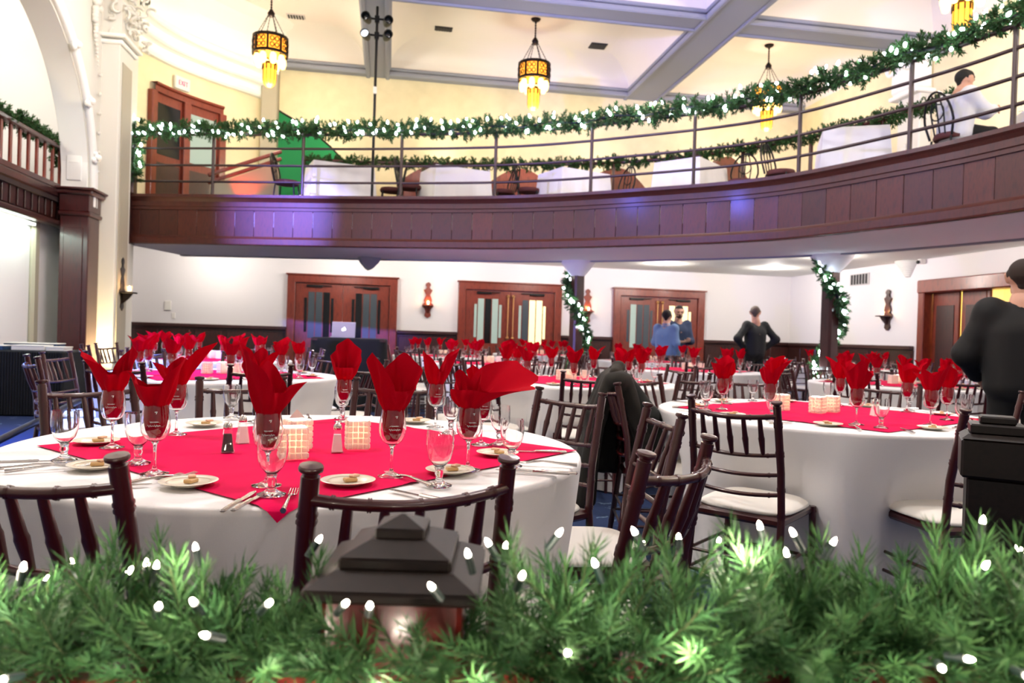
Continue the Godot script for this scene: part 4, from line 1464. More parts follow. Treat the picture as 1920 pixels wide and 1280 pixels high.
func build_curved_corner() -> void:
	var path := spline([Vector2(-4.5, 13.4), Vector2(-4.6, 14.0), Vector2(-4.3, 14.95), Vector2(-3.72, 15.8), Vector2(-3.1, 16.45), Vector2(-2.7, 16.9)], 0.12)
	var nrm := normals2(path)
	var m := MB.new()
	m.sweep(path, nrm, [Vector2(0, 3.2), Vector2(0, 6.05)])
	structure("wall_corner_curve", m, M.cream_wall)
	m = MB.new()
	m.sweep(path, nrm, [Vector2(0.0, 6.02), Vector2(0.10, 6.02), Vector2(0.13, 6.06), Vector2(0.13, 6.13), Vector2(0.10, 6.13), Vector2(0.10, 6.07), Vector2(0.02, 6.07), Vector2(0.10, 6.24), Vector2(0.24, 6.26), Vector2(0.27, 6.29), Vector2(0.27, 6.36), Vector2(0.24, 6.36), Vector2(0.24, 6.30), Vector2(0.14, 6.30), Vector2(0.22, 6.47), Vector2(0.38, 6.49), Vector2(0.41, 6.52), Vector2(0.41, 6.60), Vector2(0.38, 6.60), Vector2(0.38, 6.53), Vector2(0.26, 6.53), Vector2(0.30, 6.75), Vector2(0.45, 7.05), Vector2(0.75, 7.3), Vector2(1.1, 7.4)])
	structure("trim_corner_cornice", m, M.white_plaster)
	for q in [[0.06, 6.085], [0.19, 6.315], [0.32, 6.545]]:
		var st := MB.new()
		st.sweep(path, nrm, [Vector2(q[0] + 0.015, q[1]), Vector2(q[0] - 0.015, q[1])])
		single("cove_light_strip", st, glow(Color(1.0, 1.0, 0.90), 2.2), "thin light strip hidden in a ledge of the curved cornice", "light", Transform3D.IDENTITY, "cove light strips")
	var e := MB.new()
	e.box(pos(-2.62, 5.0, DB - 0.2), Vector3(0.34, 3.6, 0.3), 0.02)
	structure("trim_corner_pilaster", e, M.greige)
	# curved door of the upper level with its EXIT sign
	var d := Node3D.new()
	d.name = "door_6"
	add_child(d)
	tag(d, "", "", "", "structure")
	var i0 := 0
	var i1 := 0
	for i in path.size():
		if path[i].y < 14.75: i0 = i
		if path[i].y < 16.1: i1 = i
	var sub := path.slice(i0, i1 + 1)
	var sn := nrm.slice(i0, i1 + 1)
	var hm := MB.new()
	hm.sweep(sub, sn, [Vector2(0, 5.42), Vector2(0.10, 5.42), Vector2(0.10, 5.52), Vector2(0.14, 5.54), Vector2(0.14, 5.58), Vector2(0, 5.58)])
	part("door_head", hm, M.door_wood, d)
	for k in [0, sub.size() / 2, sub.size() - 1]:
		var jm := MB.new()
		jm.box(pos(sub[k].x + sn[k].x * 0.05, 4.35, sub[k].y + sn[k].y * 0.05), Vector3(0.15, 2.15, 0.12), 0.01, Basis(Vector3.UP, atan2(sn[k].x, -sn[k].y)))
		part("door_jamb", jm, M.door_wood, d)
	for h in [[0, sub.size() / 2], [sub.size() / 2, sub.size() - 1]]:
		var seg := sub.slice(h[0], h[1] + 1)
		var sgn := sn.slice(h[0], h[1] + 1)
		var lm := MB.new()
		lm.sweep(seg, sgn, [Vector2(0.03, 3.27), Vector2(0.03, 5.42)])
		var leaf := part("door_leaf", lm, M.door_wood, d)
		var pm := MB.new()
		var inner := seg.slice(1, seg.size() - 1)
		var inn := sgn.slice(1, sgn.size() - 1)
		pm.sweep(inner, inn, [Vector2(0.04, 4.3), Vector2(0.04, 5.25)])
		part("pane", pm, M.dark_glass if h[0] == 0 else M.pale_glass, leaf)
		var bm := MB.new()
		bm.sweep(inner, inn, [Vector2(0.04, 3.5), Vector2(0.045, 3.5), Vector2(0.045, 4.15), Vector2(0.04, 4.15)])
		part("panel", bm, M.wainscot, leaf)
	var mid: Vector2 = sub[int(sub.size() * 0.42)]
	var mn: Vector2 = sn[int(sub.size() * 0.42)]
	var es := thing("exit_sign", "white EXIT sign with red letters above the curved upper door", "sign", pos(mid.x + mn.x * 0.06, 5.76, mid.y + mn.y * 0.06), atan2(mn.x, -mn.y))
	part("housing", slab_local(Vector3.ZERO, Vector3(0.34, 0.24, 0.06), 0.01), glow(Color(1, 1, 0.95), 0.1, Color(0.8, 0.8, 0.76)), es)
	var tm := TextMesh.new()
	var fnt := SystemFont.new()
	fnt.font_names = PackedStringArray(["Droid Sans"])
	tm.font = fnt
	tm.text = "EXIT"
	tm.font_size = 32
	tm.pixel_size = 0.0036
	tm.depth = 0.008
	part("lettering", tm, glow(Color(1.0, 0.1, 0.3), 1.6, Color(0.9, 0.1, 0.3)), es, Transform3D(Basis.IDENTITY, Vector3(0, 0, 0.034)))
	# stair parapet with sloping rail, lit red, and a green drape on the rear wall
	var st := thing("stair_parapet", "wooden stair parapet with sloping handrail glowing red by the upper door", "parapet", pos(-2.55, 3.27, 14.6), 0.25)
	var sm := MB.new()
	sm.prism(PackedVector2Array([Vector2(-0.75, 0), Vector2(0.45, 0), Vector2(0.45, 0.98), Vector2(-0.75, 0.42)]), -0.06, 0.06)
	part("side_wall", sm, M.greige, st)
	sm = MB.new()
	for k in 2:
		sm.box(Vector3(-0.15, 0.76 + 0.14 * k, 0), Vector3(1.4, 0.06, 0.12), 0.01, Basis(Vector3.BACK, 0.436))
	part("handrail", sm, M.door_wood, st)
	spot(pos(-2.7, 3.35, 14.2), pos(-2.6, 4.2, 14.6), Color(1.0, 0.18, 0.08), 0.9, 40.0, 0.8, 0.04)
	var fl := thing("floor_uplight", "small red floor lamp at the foot of the stair parapet", "lamp", pos(-2.72, 3.27, 14.12))
	part("housing", slab_local(Vector3(0, 0.03, 0), Vector3(0.08, 0.06, 0.08), 0.01), M.black_metal, fl)
	part("lens", slab_local(Vector3(0, 0.062, 0), Vector3(0.05, 0.004, 0.05)), glow(Color(1, 0.2, 0.1), 4.0), fl)
	var gd := MB.new()
	gd.prism(PackedVector2Array([Vector2(-2.46, 3.27), Vector2(-1.0, 3.27), Vector2(-1.0, 4.75), Vector2(-1.35, 5.1), Vector2(-1.8, 5.45), Vector2(-2.46, 5.8)]), -0.04, 0.0, Transform3D(Basis.IDENTITY, pos(0, 0, DB - 0.08)))
	var go := single("green_drape", gd, mat(Color(0.03, 0.48, 0.26), 0.8), "bright green panel with a sloping top on the upper rear wall", "panel")
	var ed := MB.new()
	ed.tube([pos(-2.46, 5.82, DB - 0.05), pos(-1.8, 5.47, DB - 0.05), pos(-1.35, 5.12, DB - 0.05), pos(-1.0, 4.77, DB - 0.05)], 0.03, 6)
	part("edge_trim", ed, M.bronze, go)

# ------------------------------------------------------------------ the upper level
func square_table(at: Vector3, turn: float, w: float, dp: float, label: String) -> void:
	var c := thing("square_table", label, "table", at, turn, "cloth-covered tables on the balcony")
	var m := MB.new()
	m.poly([Vector3(-w / 2, 0.757, -dp / 2), Vector3(w / 2, 0.757, -dp / 2), Vector3(w / 2, 0.757, dp / 2), Vector3(-w / 2, 0.757, dp / 2)], Vector3.UP)
	for k in 4:
		var p := []
		var bs := Basis(Vector3.UP, k * PI / 2)
		var hw := (w if k % 2 == 0 else dp) / 2
		var hd := (dp if k % 2 == 0 else w) / 2
		for r in 6:
			var low := r / 5.0
			for i in 25:
				var u := i / 24.0 * 2.0 - 1.0
				var wav := (0.022 * sin(u * 7.0 + at.x * 3.0 + k) + 0.012 * sin(u * 17.0)) * low * (1.0 - u * u * u * u)
				p.append(bs * Vector3(u * (hw + 0.06 * low), 0.757 - 0.745 * low, hd + 0.06 * low + wav))
		m.grid(p, 25, 6)
	part("tablecloth", m, M.cloth, c)
	m = MB.new()
	m.box(Vector3(0, 0.735, 0), Vector3(w * 0.96, 0.03, dp * 0.96))
	part("tabletop", m, M.wainscot, c)
	m = MB.new()
	m.tube([Vector3(0, 0, 0), Vector3(0, 0.72, 0)], 0.05, 8)
	part("pedestal", m, M.black_metal, c)

func hoop_chair(at: Vector3, turn: float, label: String) -> void:
	var group := "hoop-backed chairs on the balcony"
	if K.has("hoop_chair"):
		copy_of(K.hoop_chair, at, turn, label, group)
		return
	var t := thing("hoop_chair", label, "chair", at, turn, group)
	K.hoop_chair = t
	var m := MB.new()
	m.lathe([Vector2(0.0, 0.42), Vector2(0.2, 0.42), Vector2(0.215, 0.45), Vector2(0.2, 0.49), Vector2(0.0, 0.50)], 16)
	part("seat", m, mat(Color(0.32, 0.12, 0.12), 0.7), t)
	for s in [-1.0, 1.0]:
		for z in [-0.16, 0.16]:
			m = MB.new()
			m.tube([Vector3(s * 0.15, 0.43, z), Vector3(s * 0.19, 0.0, z * 1.25)], 0.014, 6)
			part("leg", m, M.black_metal, t)
	m = MB.new()
	var hoop := []
	for i in 17:
		var a := PI * i / 16.0
		hoop.append(Vector3(cos(a) * 0.22, 0.62 + sin(a) * 0.36, -0.2 - 0.08 * sin(a)))
	hoop.push_front(Vector3(0.17, 0.44, -0.17))
	hoop.append(Vector3(-0.17, 0.44, -0.17))
	m.tube(hoop, 0.015, 6)
	part("hoop_back", m, M.black_metal, t)
	m = MB.new()
	for x in [-0.1, 0.0, 0.1]:
		m.tube([Vector3(x * 0.8, 0.46, -0.18), Vector3(x, 0.72, -0.23), Vector3(x * 0.5, 0.95, -0.27)], 0.01, 5)
	var ring := []
	for i in 13:
		var a := TAU * i / 12.0
		ring.append(Vector3(cos(a) * 0.1, 0.74 + sin(a) * 0.1, -0.23))
	m.tube(ring, 0.009, 5, false)
	part("back_scroll", m, M.black_metal, t)

func build_upper() -> void:
	var tabs := [[-0.93, 13.75, 0.28, 1.06, 0.8, "first white-clothed table on the balcony right of the stair parapet"], [1.12, 13.45, 0.3, 1.02, 0.8, "white-clothed balcony table right of the stage light pole"], [3.2, 13.0, 0.35, 1.0, 0.8, "white-clothed table in the middle of the balcony"], [4.88, 11.75, 0.7, 1.0, 0.8, "white-clothed table where the balcony begins to curve"], [6.25, 9.45, 1.1, 1.0, 0.8, "white-clothed balcony table next to the seated person's chair"], [7.8, 7.6, 1.2, 1.1, 0.8, "white-clothed balcony table where the person in white sits"]]
	for q in tabs:
		square_table(pos(q[0], 3.27, q[1]), q[2], q[3], q[4], q[5])
	for q in [[-1.85, 13.9, 1.4, "on the left of the first balcony table"], [0.0, 14.0, -1.5, "between the first two balcony tables, facing left"], [0.32, 13.6, 1.3, "between the first two balcony tables, facing right"], [2.0, 13.5, -1.3, "left of the middle balcony table, turned away"], [2.42, 13.2, 1.3, "left of the middle balcony table, facing it"], [4.0, 12.95, -1.2, "right of the middle balcony table"], [5.6, 11.4, -0.7, "right of the table where the balcony curves"], [5.85, 10.6, 0.6, "left of the table beside the seated person"]]:
		hoop_chair(pos(q[0], 3.27, q[1]), q[2], "black hoop-backed chair " + q[3])
	for q in [[0.9, 15.9, 0.12, "behind the balcony table by the stage light pole"], [2.7, 15.6, 0.2, "behind the middle balcony table"], [4.6, 14.9, 0.35, "behind the table where the balcony begins to curve"], [6.3, 13.4, 0.6, "nearest the upper right wall"]]:
		var bk := MB.new()
		var o := PackedVector2Array([Vector2(-0.8, 0), Vector2(0.8, 0)])
		for i in 13:
			var f := i / 12.0
			o.append(Vector2(0.8 - 1.6 * f, 0.95 + 0.42 * sin(PI * f)))
		bk.prism(o, -0.06, 0.06)
		single("booth_back", bk, M.door_wood, "curved wooden booth back " + q[3], "booth", Transform3D(Basis(Vector3.UP, q[2]), pos(q[0], 3.27, q[1])), "wooden booths at the back of the balcony")
	# unseen uplights added to brighten the rear wall beside the chandelier light
	for q in [[1.1, 16.3, 1.2], [-1.4, 16.3, 0.6], [4.6, 16.3, 1.2], [7.6, 16.3, 1.0]]:
		var t := thing("added_uplight", "unseen black uplight added at the foot of the upper rear wall", "lamp", pos(q[0], 3.27, q[1]), 0.0, "added uplights of the upper rear wall")
		part("housing", slab_local(Vector3(0, 0.55, 0), Vector3(0.16, 1.1, 0.12), 0.01), M.black_metal, t)
		part("lens", slab_local(Vector3(0, 1.105, 0), Vector3(0.12, 0.008, 0.09)), glow(Color(1, 1, 0.9), 5.0), t)
		spot(pos(q[0], 4.42, q[1]), pos(q[0] + 0.05, 6.6, q[1] + 0.42), Color(1.0, 0.98, 0.86), q[2], 46.0, 1.0, 0.06)
	# pilasters, capitals and relief on the right wall of the upper level
	for d in [12.55, 6.65]:
		var t := thing("wall_pilaster", "cream pilaster with scrolled capital on the upper right wall", "pilaster", pos(XR, 3.27, d), 0.0, "pilasters of the upper right wall")
		part("shaft", slab_local(Vector3(-0.13, 1.4, 0), Vector3(0.26, 2.8, 0.6), 0.02), M.plaster, t)
		var cm := MB.new()
		cm.box(Vector3(-0.2, 2.55, 0), Vector3(0.42, 0.08, 0.78), 0.02)
		cm.box(Vector3(-0.26, 3.36, 0), Vector3(0.56, 0.10, 0.95), 0.02)
		cm.box(Vector3(-0.22, 2.95, 0), Vector3(0.4, 0.72, 0.66), 0.05)
		part("capital", cm, M.white_plaster, t)
		for s in [-1.0, 1.0]:
			var sm := MB.new()
			var pts := []
			for k in 16:
				var a := k * 0.55
				pts.append(Vector3(-0.46, 3.08 + sin(a) * (0.2 - 0.011 * k), s * 0.24 + cos(a) * (0.2 - 0.011 * k)))
			sm.tube(pts, 0.036, 6)
			part("volute", sm, M.white_plaster, t)
		var rm := MB.new()
		rng.seed = int(d * 10)
		for k in 16:
			rm.ball(Vector3(-0.28, 1.2 + rng.randf_range(-0.4, 0.5), rng.randf_range(-0.22, 0.22)), rng.randf_range(0.05, 0.11), 8, 6, Vector3(0.5, 1, 1))
		part("relief_flowers", rm, M.plaster, t)
	# downlights in the ceiling under the balcony
	var first := true
	for q in [[-3.6, 15.7], [-0.9, 15.6], [1.2, 15.5], [3.4, 15.3], [5.8, 15.2], [8.2, 15.0], [8.0, 12.6], [8.0, 9.6], [6.2, 13.2], [7.9, 6.4]]:
		var t := thing("recessed_downlight", "round recessed downlight in the ceiling under the balcony", "light", pos(q[0], 2.76, q[1]), 0.0, "downlights under the balcony")
		var m := MB.new()
		m.lathe([Vector2(0.12, 0.0), Vector2(0.12, -0.015), Vector2(0.095, -0.015), Vector2(0.095, -0.005)], 14)
		part("trim_ring", m, M.pale_metal, t)
		m = MB.new()
		m.lathe([Vector2(0.0, -0.008), Vector2(0.095, -0.008)], 14)
		part("lens", m, glow(Color(1, 0.97, 0.92), 5.0), t)
		lamp(OmniLight3D.new(), pos(q[0], 2.66, q[1]), Color(1.0, 0.965, 0.93), 1.1, 0.09, self, "downlight_light")
# ------------------------------------------------------------------ chairs
func bamboo(m: MB, path: Array, r0: float, r1: float, rings: Array, sides := 8) -> void:
	# a turned rod along path with raised double rings at the given fractions
	var pts := []
	var rad := []
	var fr := []
	for i in 13:
		fr.append([i / 12.0, 0.0])
	for q in rings:
		for e in [[-0.011, 0.0], [-0.008, 0.0024], [-0.003, 0.0024], [0.0, 0.0004], [0.003, 0.0024], [0.008, 0.0024], [0.011, 0.0]]:
			fr.append([q + e[0], e[1]])
	fr.sort_custom(func(a, b): return a[0] < b[0])
	var n := path.size() - 1
	for f in fr:
		var t: float = clampf(f[0], 0.0, 1.0) * n
		var i := mini(int(t), n - 1)
		var p: Vector3 = path[i].lerp(path[i + 1], t - i)
		if pts.size() and pts[-1].distance_to(p) < 1e-5:
			continue
		pts.append(p)
		rad.append(lerpf(r0, r1, f[0]) + f[1])
	m.tube(pts, rad, sides)

func make_chair() -> Node3D:
	var t := thing("chiavari_chair", "", "chair")
	var m: MB
	for s in [-1.0, 1.0]:
		m = MB.new()
		bamboo(m, [Vector3(s * 0.195, 0.0, -0.245), Vector3(s * 0.19, 0.22, -0.215), Vector3(s * 0.187, 0.43, -0.19), Vector3(s * 0.185, 0.62, -0.205), Vector3(s * 0.18, 0.885, -0.26)], 0.0145, 0.0165, [0.12, 0.3, 0.52, 0.66, 0.82, 0.93])
		m.lathe([Vector2(0.0, -0.004), Vector2(0.012, 0.0), Vector2(0.0125, 0.007), Vector2(0.0205, 0.012), Vector2(0.0215, 0.017), Vector2(0.0195, 0.021), Vector2(0.0, 0.023)], 12, Transform3D(Basis(Vector3.RIGHT, -0.2), Vector3(s * 0.18, 0.883, -0.26)))
		part("back_post", m, M.chair, t)
		m = MB.new()
		bamboo(m, [Vector3(s * 0.195, 0.0, 0.19), Vector3(s * 0.19, 0.43, 0.18)], 0.0125, 0.0155, [0.3, 0.65, 0.95])
		part("front_leg", m, M.chair, t)
		m = MB.new()
		for y in [0.17, 0.25]:
			m.tube([Vector3(s * 0.194, y, 0.185), Vector3(s * 0.192, y, -0.215)], 0.0075, 6)
		part("side_stretcher", m, M.chair, t)
	m = MB.new()
	m.tube([Vector3(-0.194, 0.21, 0.187), Vector3(0.194, 0.21, 0.187)], 0.0075, 6)
	part("front_stretcher", m, M.chair, t)
	m = MB.new()
	m.tube([Vector3(-0.194, 0.17, -0.222), Vector3(0.194, 0.17, -0.222)], 0.0075, 6)
	m.tube([Vector3(-0.194, 0.25, -0.212), Vector3(0.194, 0.25, -0.212)], 0.0075, 6)
	part("rear_stretcher", m, M.chair, t)
	m = MB.new()
	m.box(Vector3(0, 0.415, -0.005), Vector3(0.385, 0.04, 0.385), 0.012)
	part("seat_frame", m, M.chair, t)
	m = MB.new()
	var p := []
	var n := 40
	for r in [[0.0, 0.475], [0.6, 0.473], [0.85, 0.466], [0.97, 0.452], [1.0, 0.442], [0.97, 0.436]]:
		for i in n:
			var a := TAU * i / n
			var q := Vector2(cos(a), sin(a))
			var k := pow(pow(absf(q.x), 4.0) + pow(absf(q.y), 4.0), -0.25)
			p.append(Vector3(q.x * k * 0.2 * r[0], r[1], q.y * k * 0.2 * r[0] + 0.01))
	m.grid(p, n, 6, true)
	part("seat_cushion", m, M.cushion, t)
	# rails: the top one bows backwards
	var rail := func(y: float, bow: float, r: float) -> Array:
		var o := []
		var z := -0.19 - 0.03 * (y - 0.43) - 0.24 * maxf(0.0, y - 0.62)
		var x := 0.187 - 0.015 * (y - 0.43)
		for i in 11:
			var f := i / 10.0 * 2.0 - 1.0
			o.append(Vector3(f * x, y - 0.012 * (1.0 - f * f), z - bow * (1.0 - f * f)))
		return o
	m = MB.new()
	bamboo(m, rail.call(0.845, 0.045, 0.0), 0.0108, 0.0108, [0.1, 0.26, 0.5, 0.74, 0.9])
	part("top_rail", m, M.chair, t)
	for y in [0.69, 0.61, 0.53]:
		m = MB.new()
		bamboo(m, rail.call(y, 0.035, 0.0), 0.009, 0.009, [0.12, 0.88], 6)
		part("cross_rail", m, M.chair, t)
	var up: Array = rail.call(0.845, 0.045, 0.0)
	var lo: Array = rail.call(0.69, 0.035, 0.0)
	for k in 5:
		m = MB.new()
		var f := (k + 1) / 6.0 * 10.0
		var i := int(f)
		var a: Vector3 = up[i].lerp(up[mini(i + 1, 10)], f - i)
		var b: Vector3 = lo[i].lerp(lo[mini(i + 1, 10)], f - i)
		m.tube([a, a.lerp(b, 0.1), a.lerp(b, 0.5), a.lerp(b, 0.55), a.lerp(b, 0.8), b], [0.0085, 0.0095, 0.0115, 0.0135, 0.0105, 0.008], 7, false)
		part("spindle", m, M.chair, t)
	return t

func place_chair(x: float, d: float, tx: float, td: float, label: String, group: String) -> Node3D:
	# back posts of the chair at (x, d), facing the point (tx, td)
	var f := Vector2(tx - x, td - d).normalized()
	var at := pos(x + f.x * 0.24, 0, d + f.y * 0.24)
	var turn := atan2(f.x, -f.y)
	if not K.has("chair"):
		K.chair = make_chair()
		K.chair.position = at
		K.chair.rotation.y = turn
		tag(K.chair, label, "", group)
		return K.chair
	return copy_of(K.chair, at, turn, label, group)

# ------------------------------------------------------------------ table, cloth and what stands on it
const TOP := 0.765

func round_table(x: float, d: float, radius: float, spin: float, desc: String, side: float, seats: Array, ox := 0.0, od := 0.0) -> void:
	var t := thing("banquet_table", "bare round table beneath the cloth of the " + desc, "table", pos(x, 0, d))
	var m := MB.new()
	m.lathe([Vector2(0, TOP - 0.03), Vector2(radius - 0.02, TOP - 0.03), Vector2(radius - 0.02, TOP - 0.006), Vector2(0, TOP - 0.006)], 32)
	part("tabletop", m, M.wainscot, t)
	for k in 4:
		var lm := MB.new()
		var a := TAU * k / 4 + 0.4
		lm.tube([Vector3(cos(a) * 0.4, 0, sin(a) * 0.4), Vector3(cos(a) * 0.4, TOP - 0.03, sin(a) * 0.4)], 0.018, 6)
		part("leg", lm, M.black_metal, t)
	m = MB.new()
	var p := []
	var n := 120
	var rows := [[0.0, TOP], [0.5, TOP], [0.96, TOP], [0.992, TOP - 0.001], [1.0, TOP - 0.006], [1.003, TOP - 0.02], [1.0, TOP - 0.12], [0.995, TOP - 0.28], [0.99, TOP - 0.45], [0.99, TOP - 0.62], [0.995, 0.012]]
	for r in rows:
		var low := clampf((TOP - 0.02 - r[1]) / 0.74, 0.0, 1.0)
		for i in n:
			var a := TAU * i / n
			var fold := (0.7 * sin(a * 11.0 + x * 7.0) + 0.5 * sin(a * 7.0 + d * 3.0) + 0.25 * sin(a * 19.0)) * 0.04 * pow(low, 0.8)
			var push := 0.0
			for q in seats:
				var da := angle_difference(a, -q)
				push = maxf(push, exp(-pow(da / 0.27, 4.0)))
			push *= 0.13 * smoothstep(0.02, 0.4, low)
			p.append(Vector3(cos(a), 0, sin(a)) * (radius * r[0] - 0.03 * low + fold * (1.0 - push * 4.0) - push) + Vector3(0, r[1], 0))
	m.grid(p, n, rows.size(), true)
	single("tablecloth", m, M.cloth, "white floor-length cloth on the " + desc, "tablecloth", Transform3D(Basis.IDENTITY, pos(x, 0, d)), "white tablecloths")
	# red square overlay
	m = MB.new()
	p = []
	var g := 37
	var bs := Basis(Vector3.UP, spin)
	for j in g:
		for i in g:
			var u := (float(i) / (g - 1) - 0.5) * side
			var w := (float(j) / (g - 1) - 0.5) * side
			var q := bs * Vector3(u, 0, w) + Vector3(ox, 0, -od)
			var r := Vector2(q.x, q.z).length()
			var y := TOP + 0.004
			for c in [-0.17, 0.17]:
				y += 0.0035 * maxf(0.0, 1.0 - absf(u - c * side) / 0.03) + 0.003 * maxf(0.0, 1.0 - absf(w - c * side) / 0.03)
			if r > radius + 0.004:
				var over := r - radius - 0.004
				q *= (radius + 0.012 + minf(over, 0.02) * 0.2) / r
				y = TOP + 0.004 - over
			p.append(Vector3(q.x, y, q.z))
	m.grid(p, g, g)
	single("table_overlay", m, M.overlay, "red square overlay laid cornerwise on the " + desc, "tablecloth", Transform3D(Basis.IDENTITY, pos(x, 0, d)), "red overlays")

func make_wine_glass() -> Node3D:
	var t := thing("wine_glass", "", "glass")
	var m := MB.new()
	m.lathe(shell([Vector2(0.005, 0.0775), Vector2(0.014, 0.080), Vector2(0.024, 0.087), Vector2(0.031, 0.100), Vector2(0.0335, 0.115), Vector2(0.033, 0.130), Vector2(0.030, 0.150), Vector2(0.0275, 0.166)], 0.0011), 24)
	part("bowl", m, M.solid_glass, t)
	m = MB.new()
	m.lathe([Vector2(0.0, 0.0), Vector2(0.033, 0.0), Vector2(0.0335, 0.002), Vector2(0.02, 0.005), Vector2(0.006, 0.012), Vector2(0.0035, 0.022), Vector2(0.0032, 0.05), Vector2(0.0045, 0.07), Vector2(0.009, 0.077), Vector2(0.0, 0.0775)], 18)
	part("stem", m, M.solid_glass, t)
	m = MB.new()
	# the etched mark: two short lines of scrawl on the bowl
	for row in [[0.128, 0.0018, 0.55], [0.119, 0.0030, 0.85]]:
		var pts := []
		for i in 25:
			var f := i / 24.0
			var a: float = PI / 2 + (0.5 - f) * row[2]
			var y: float = row[0] + row[1] * sin(f * 37.0) * (0.6 + 0.4 * sin(f * 11.0))
			pts.append(Vector3(cos(a) * 0.0340, y, sin(a) * 0.0340))
		m.tube(pts, 0.0005, 4)
	m.tube([Vector3(0.004, 0.147, 0.0315), Vector3(0.006, 0.152, 0.031), Vector3(0.001, 0.151, 0.0317)], 0.001, 4)
	part("etched_mark", m, M.print_white, t)
	return t

func shell(prof: Array, w: float) -> Array:
	# closed wall of thickness w: up the outside, back down the inside
	var out := [Vector2(0, prof[0].y)] + prof
	for i in range(prof.size() - 1, 0, -1):
		out.append(prof[i] - Vector2(w, 0))
	out.append(Vector2(0, prof[0].y + w * 2.0))
	return out

func make_goblet() -> Node3D:
	var t := thing("water_goblet", "", "glass")
	var m := MB.new()
	m.lathe(shell([Vector2(0.004, 0.042), Vector2(0.013, 0.048), Vector2(0.025, 0.062), Vector2(0.0315, 0.083), Vector2(0.033, 0.100), Vector2(0.0325, 0.118), Vector2(0.0315, 0.130)], 0.0013), 24)
	part("bowl", m, M.solid_glass, t)
	m = MB.new()
	m.lathe([Vector2(0.0, 0.0), Vector2(0.030, 0.0), Vector2(0.031, 0.003), Vector2(0.018, 0.008), Vector2(0.009, 0.014), Vector2(0.008, 0.022), Vector2(0.011, 0.030), Vector2(0.009, 0.036), Vector2(0.012, 0.044), Vector2(0.0, 0.046)], 18)
	part("stem", m, M.solid_glass, t)
	return t

func make_plate() -> Node3D:
	var t := thing("bread_plate", "", "plate")
	var m := MB.new()
	m.lathe([Vector2(0.0, 0.0), Vector2(0.036, 0.0), Vector2(0.042, 0.004), Vector2(0.062, 0.0095), Vector2(0.0635, 0.0108), Vector2(0.062, 0.0115), Vector2(0.045, 0.008), Vector2(0.038, 0.0045), Vector2(0.0, 0.0045)], 28)
	part("dish", m, M.china, t)
	m = MB.new()
	m.lathe([Vector2(0.0455, 0.0086), Vector2(0.0470, 0.0092)], 28)
	part("rim_line", m, mat(Color(0.72, 0.62, 0.48), 0.3), t)
	return t

func make_butter() -> Node3D:
	var t := thing("butter_pats", "", "butter")
	var gold := mat(Color(0.78, 0.62, 0.40), 0.4)
	var m := MB.new()
	m.box(Vector3(0, 0.005, 0), Vector3(0.030, 0.009, 0.020), 0.002)
	part("wrapped_pat", m, gold, t)
	m = MB.new()
	m.box(Vector3(0.012, 0.0125, -0.006), Vector3(0.024, 0.006, 0.017), 0.002, Basis(Vector3.UP, 0.6))
	part("wrapped_pat", m, mat(Color(0.86, 0.68, 0.55), 0.45), t)
	return t

func make_knife() -> Node3D:
	var t := thing("table_knife", "", "knife")
	var m := MB.new()
	m.prism(PackedVector2Array([Vector2(-0.006, 0), Vector2(0.0045, 0), Vector2(0.0075, -0.05), Vector2(0.006, -0.085), Vector2(0.0, -0.098), Vector2(-0.006, -0.08)]), 0.001, 0.0026, Transform3D(Basis(Vector3(1, 0, 0), Vector3(0, 0, 1), Vector3(0, 1, 0)), Vector3.ZERO))
	part("blade", m, M.steel, t)
	m = MB.new()
	m.box(Vector3(0, 0.0035, 0.05), Vector3(0.0115, 0.007, 0.10), 0.003)
	part("handle", m, M.steel, t)
	return t

func make_fork() -> Node3D:
	var t := thing("table_fork", "", "fork")
	var m := MB.new()
	m.tube([Vector3(0, 0.002, 0.095), Vector3(0, 0.005, 0.05), Vector3(0, 0.009, 0.0), Vector3(0, 0.006, -0.03)], [0.0065, 0.0045, 0.0028, 0.004], 6)
	part("handle", m, M.steel, t)
	for k in 4:
		m = MB.new()
		var x := (k - 1.5) * 0.0055
		m.tube([Vector3(x * 0.4, 0.006, -0.028), Vector3(x, 0.003, -0.045), Vector3(x, 0.003, -0.065), Vector3(x * 0.95, 0.008, -0.09)], [0.003, 0.0016, 0.0014, 0.0007], 5)
		part("tine", m, M.steel, t)
	return t

func make_votive() -> Node3D:
	var t := thing("candle_votive", "", "candle")
	var m := MB.new()
	var w := 0.034
	for k in 4:
		var bs := Basis(Vector3.UP, k * PI / 2)
		m.box(bs * Vector3(0, 0.043, w - 0.003), Vector3(2 * w - 0.004, 0.086, 0.003), 0.0, bs)
	part("cup", m, M.votive, t)
	for k in 4:
		var bs := Basis(Vector3.UP, k * PI / 2)
		m = MB.new()
		for i in 4:
			for j in 5:
				m.box(bs * Vector3((i - 1.5) * 0.0155, 0.009 + j * 0.017, w), Vector3(0.0132, 0.0145, 0.006), 0.0022, bs)
		part("bead_panel", m, M.votive_bead, t)
	m = MB.new()
	m.lathe([Vector2(0.0, 0.002), Vector2(0.022, 0.002), Vector2(0.022, 0.03), Vector2(0.0, 0.03)], 14)
	part("candle", m, M.wax, t)
	m = MB.new()
	m.ball(Vector3(0, 0.046, 0), 0.0055, 8, 6, Vector3(1, 2.2, 1))
	part("flame", m, M.flame, t)
	return t

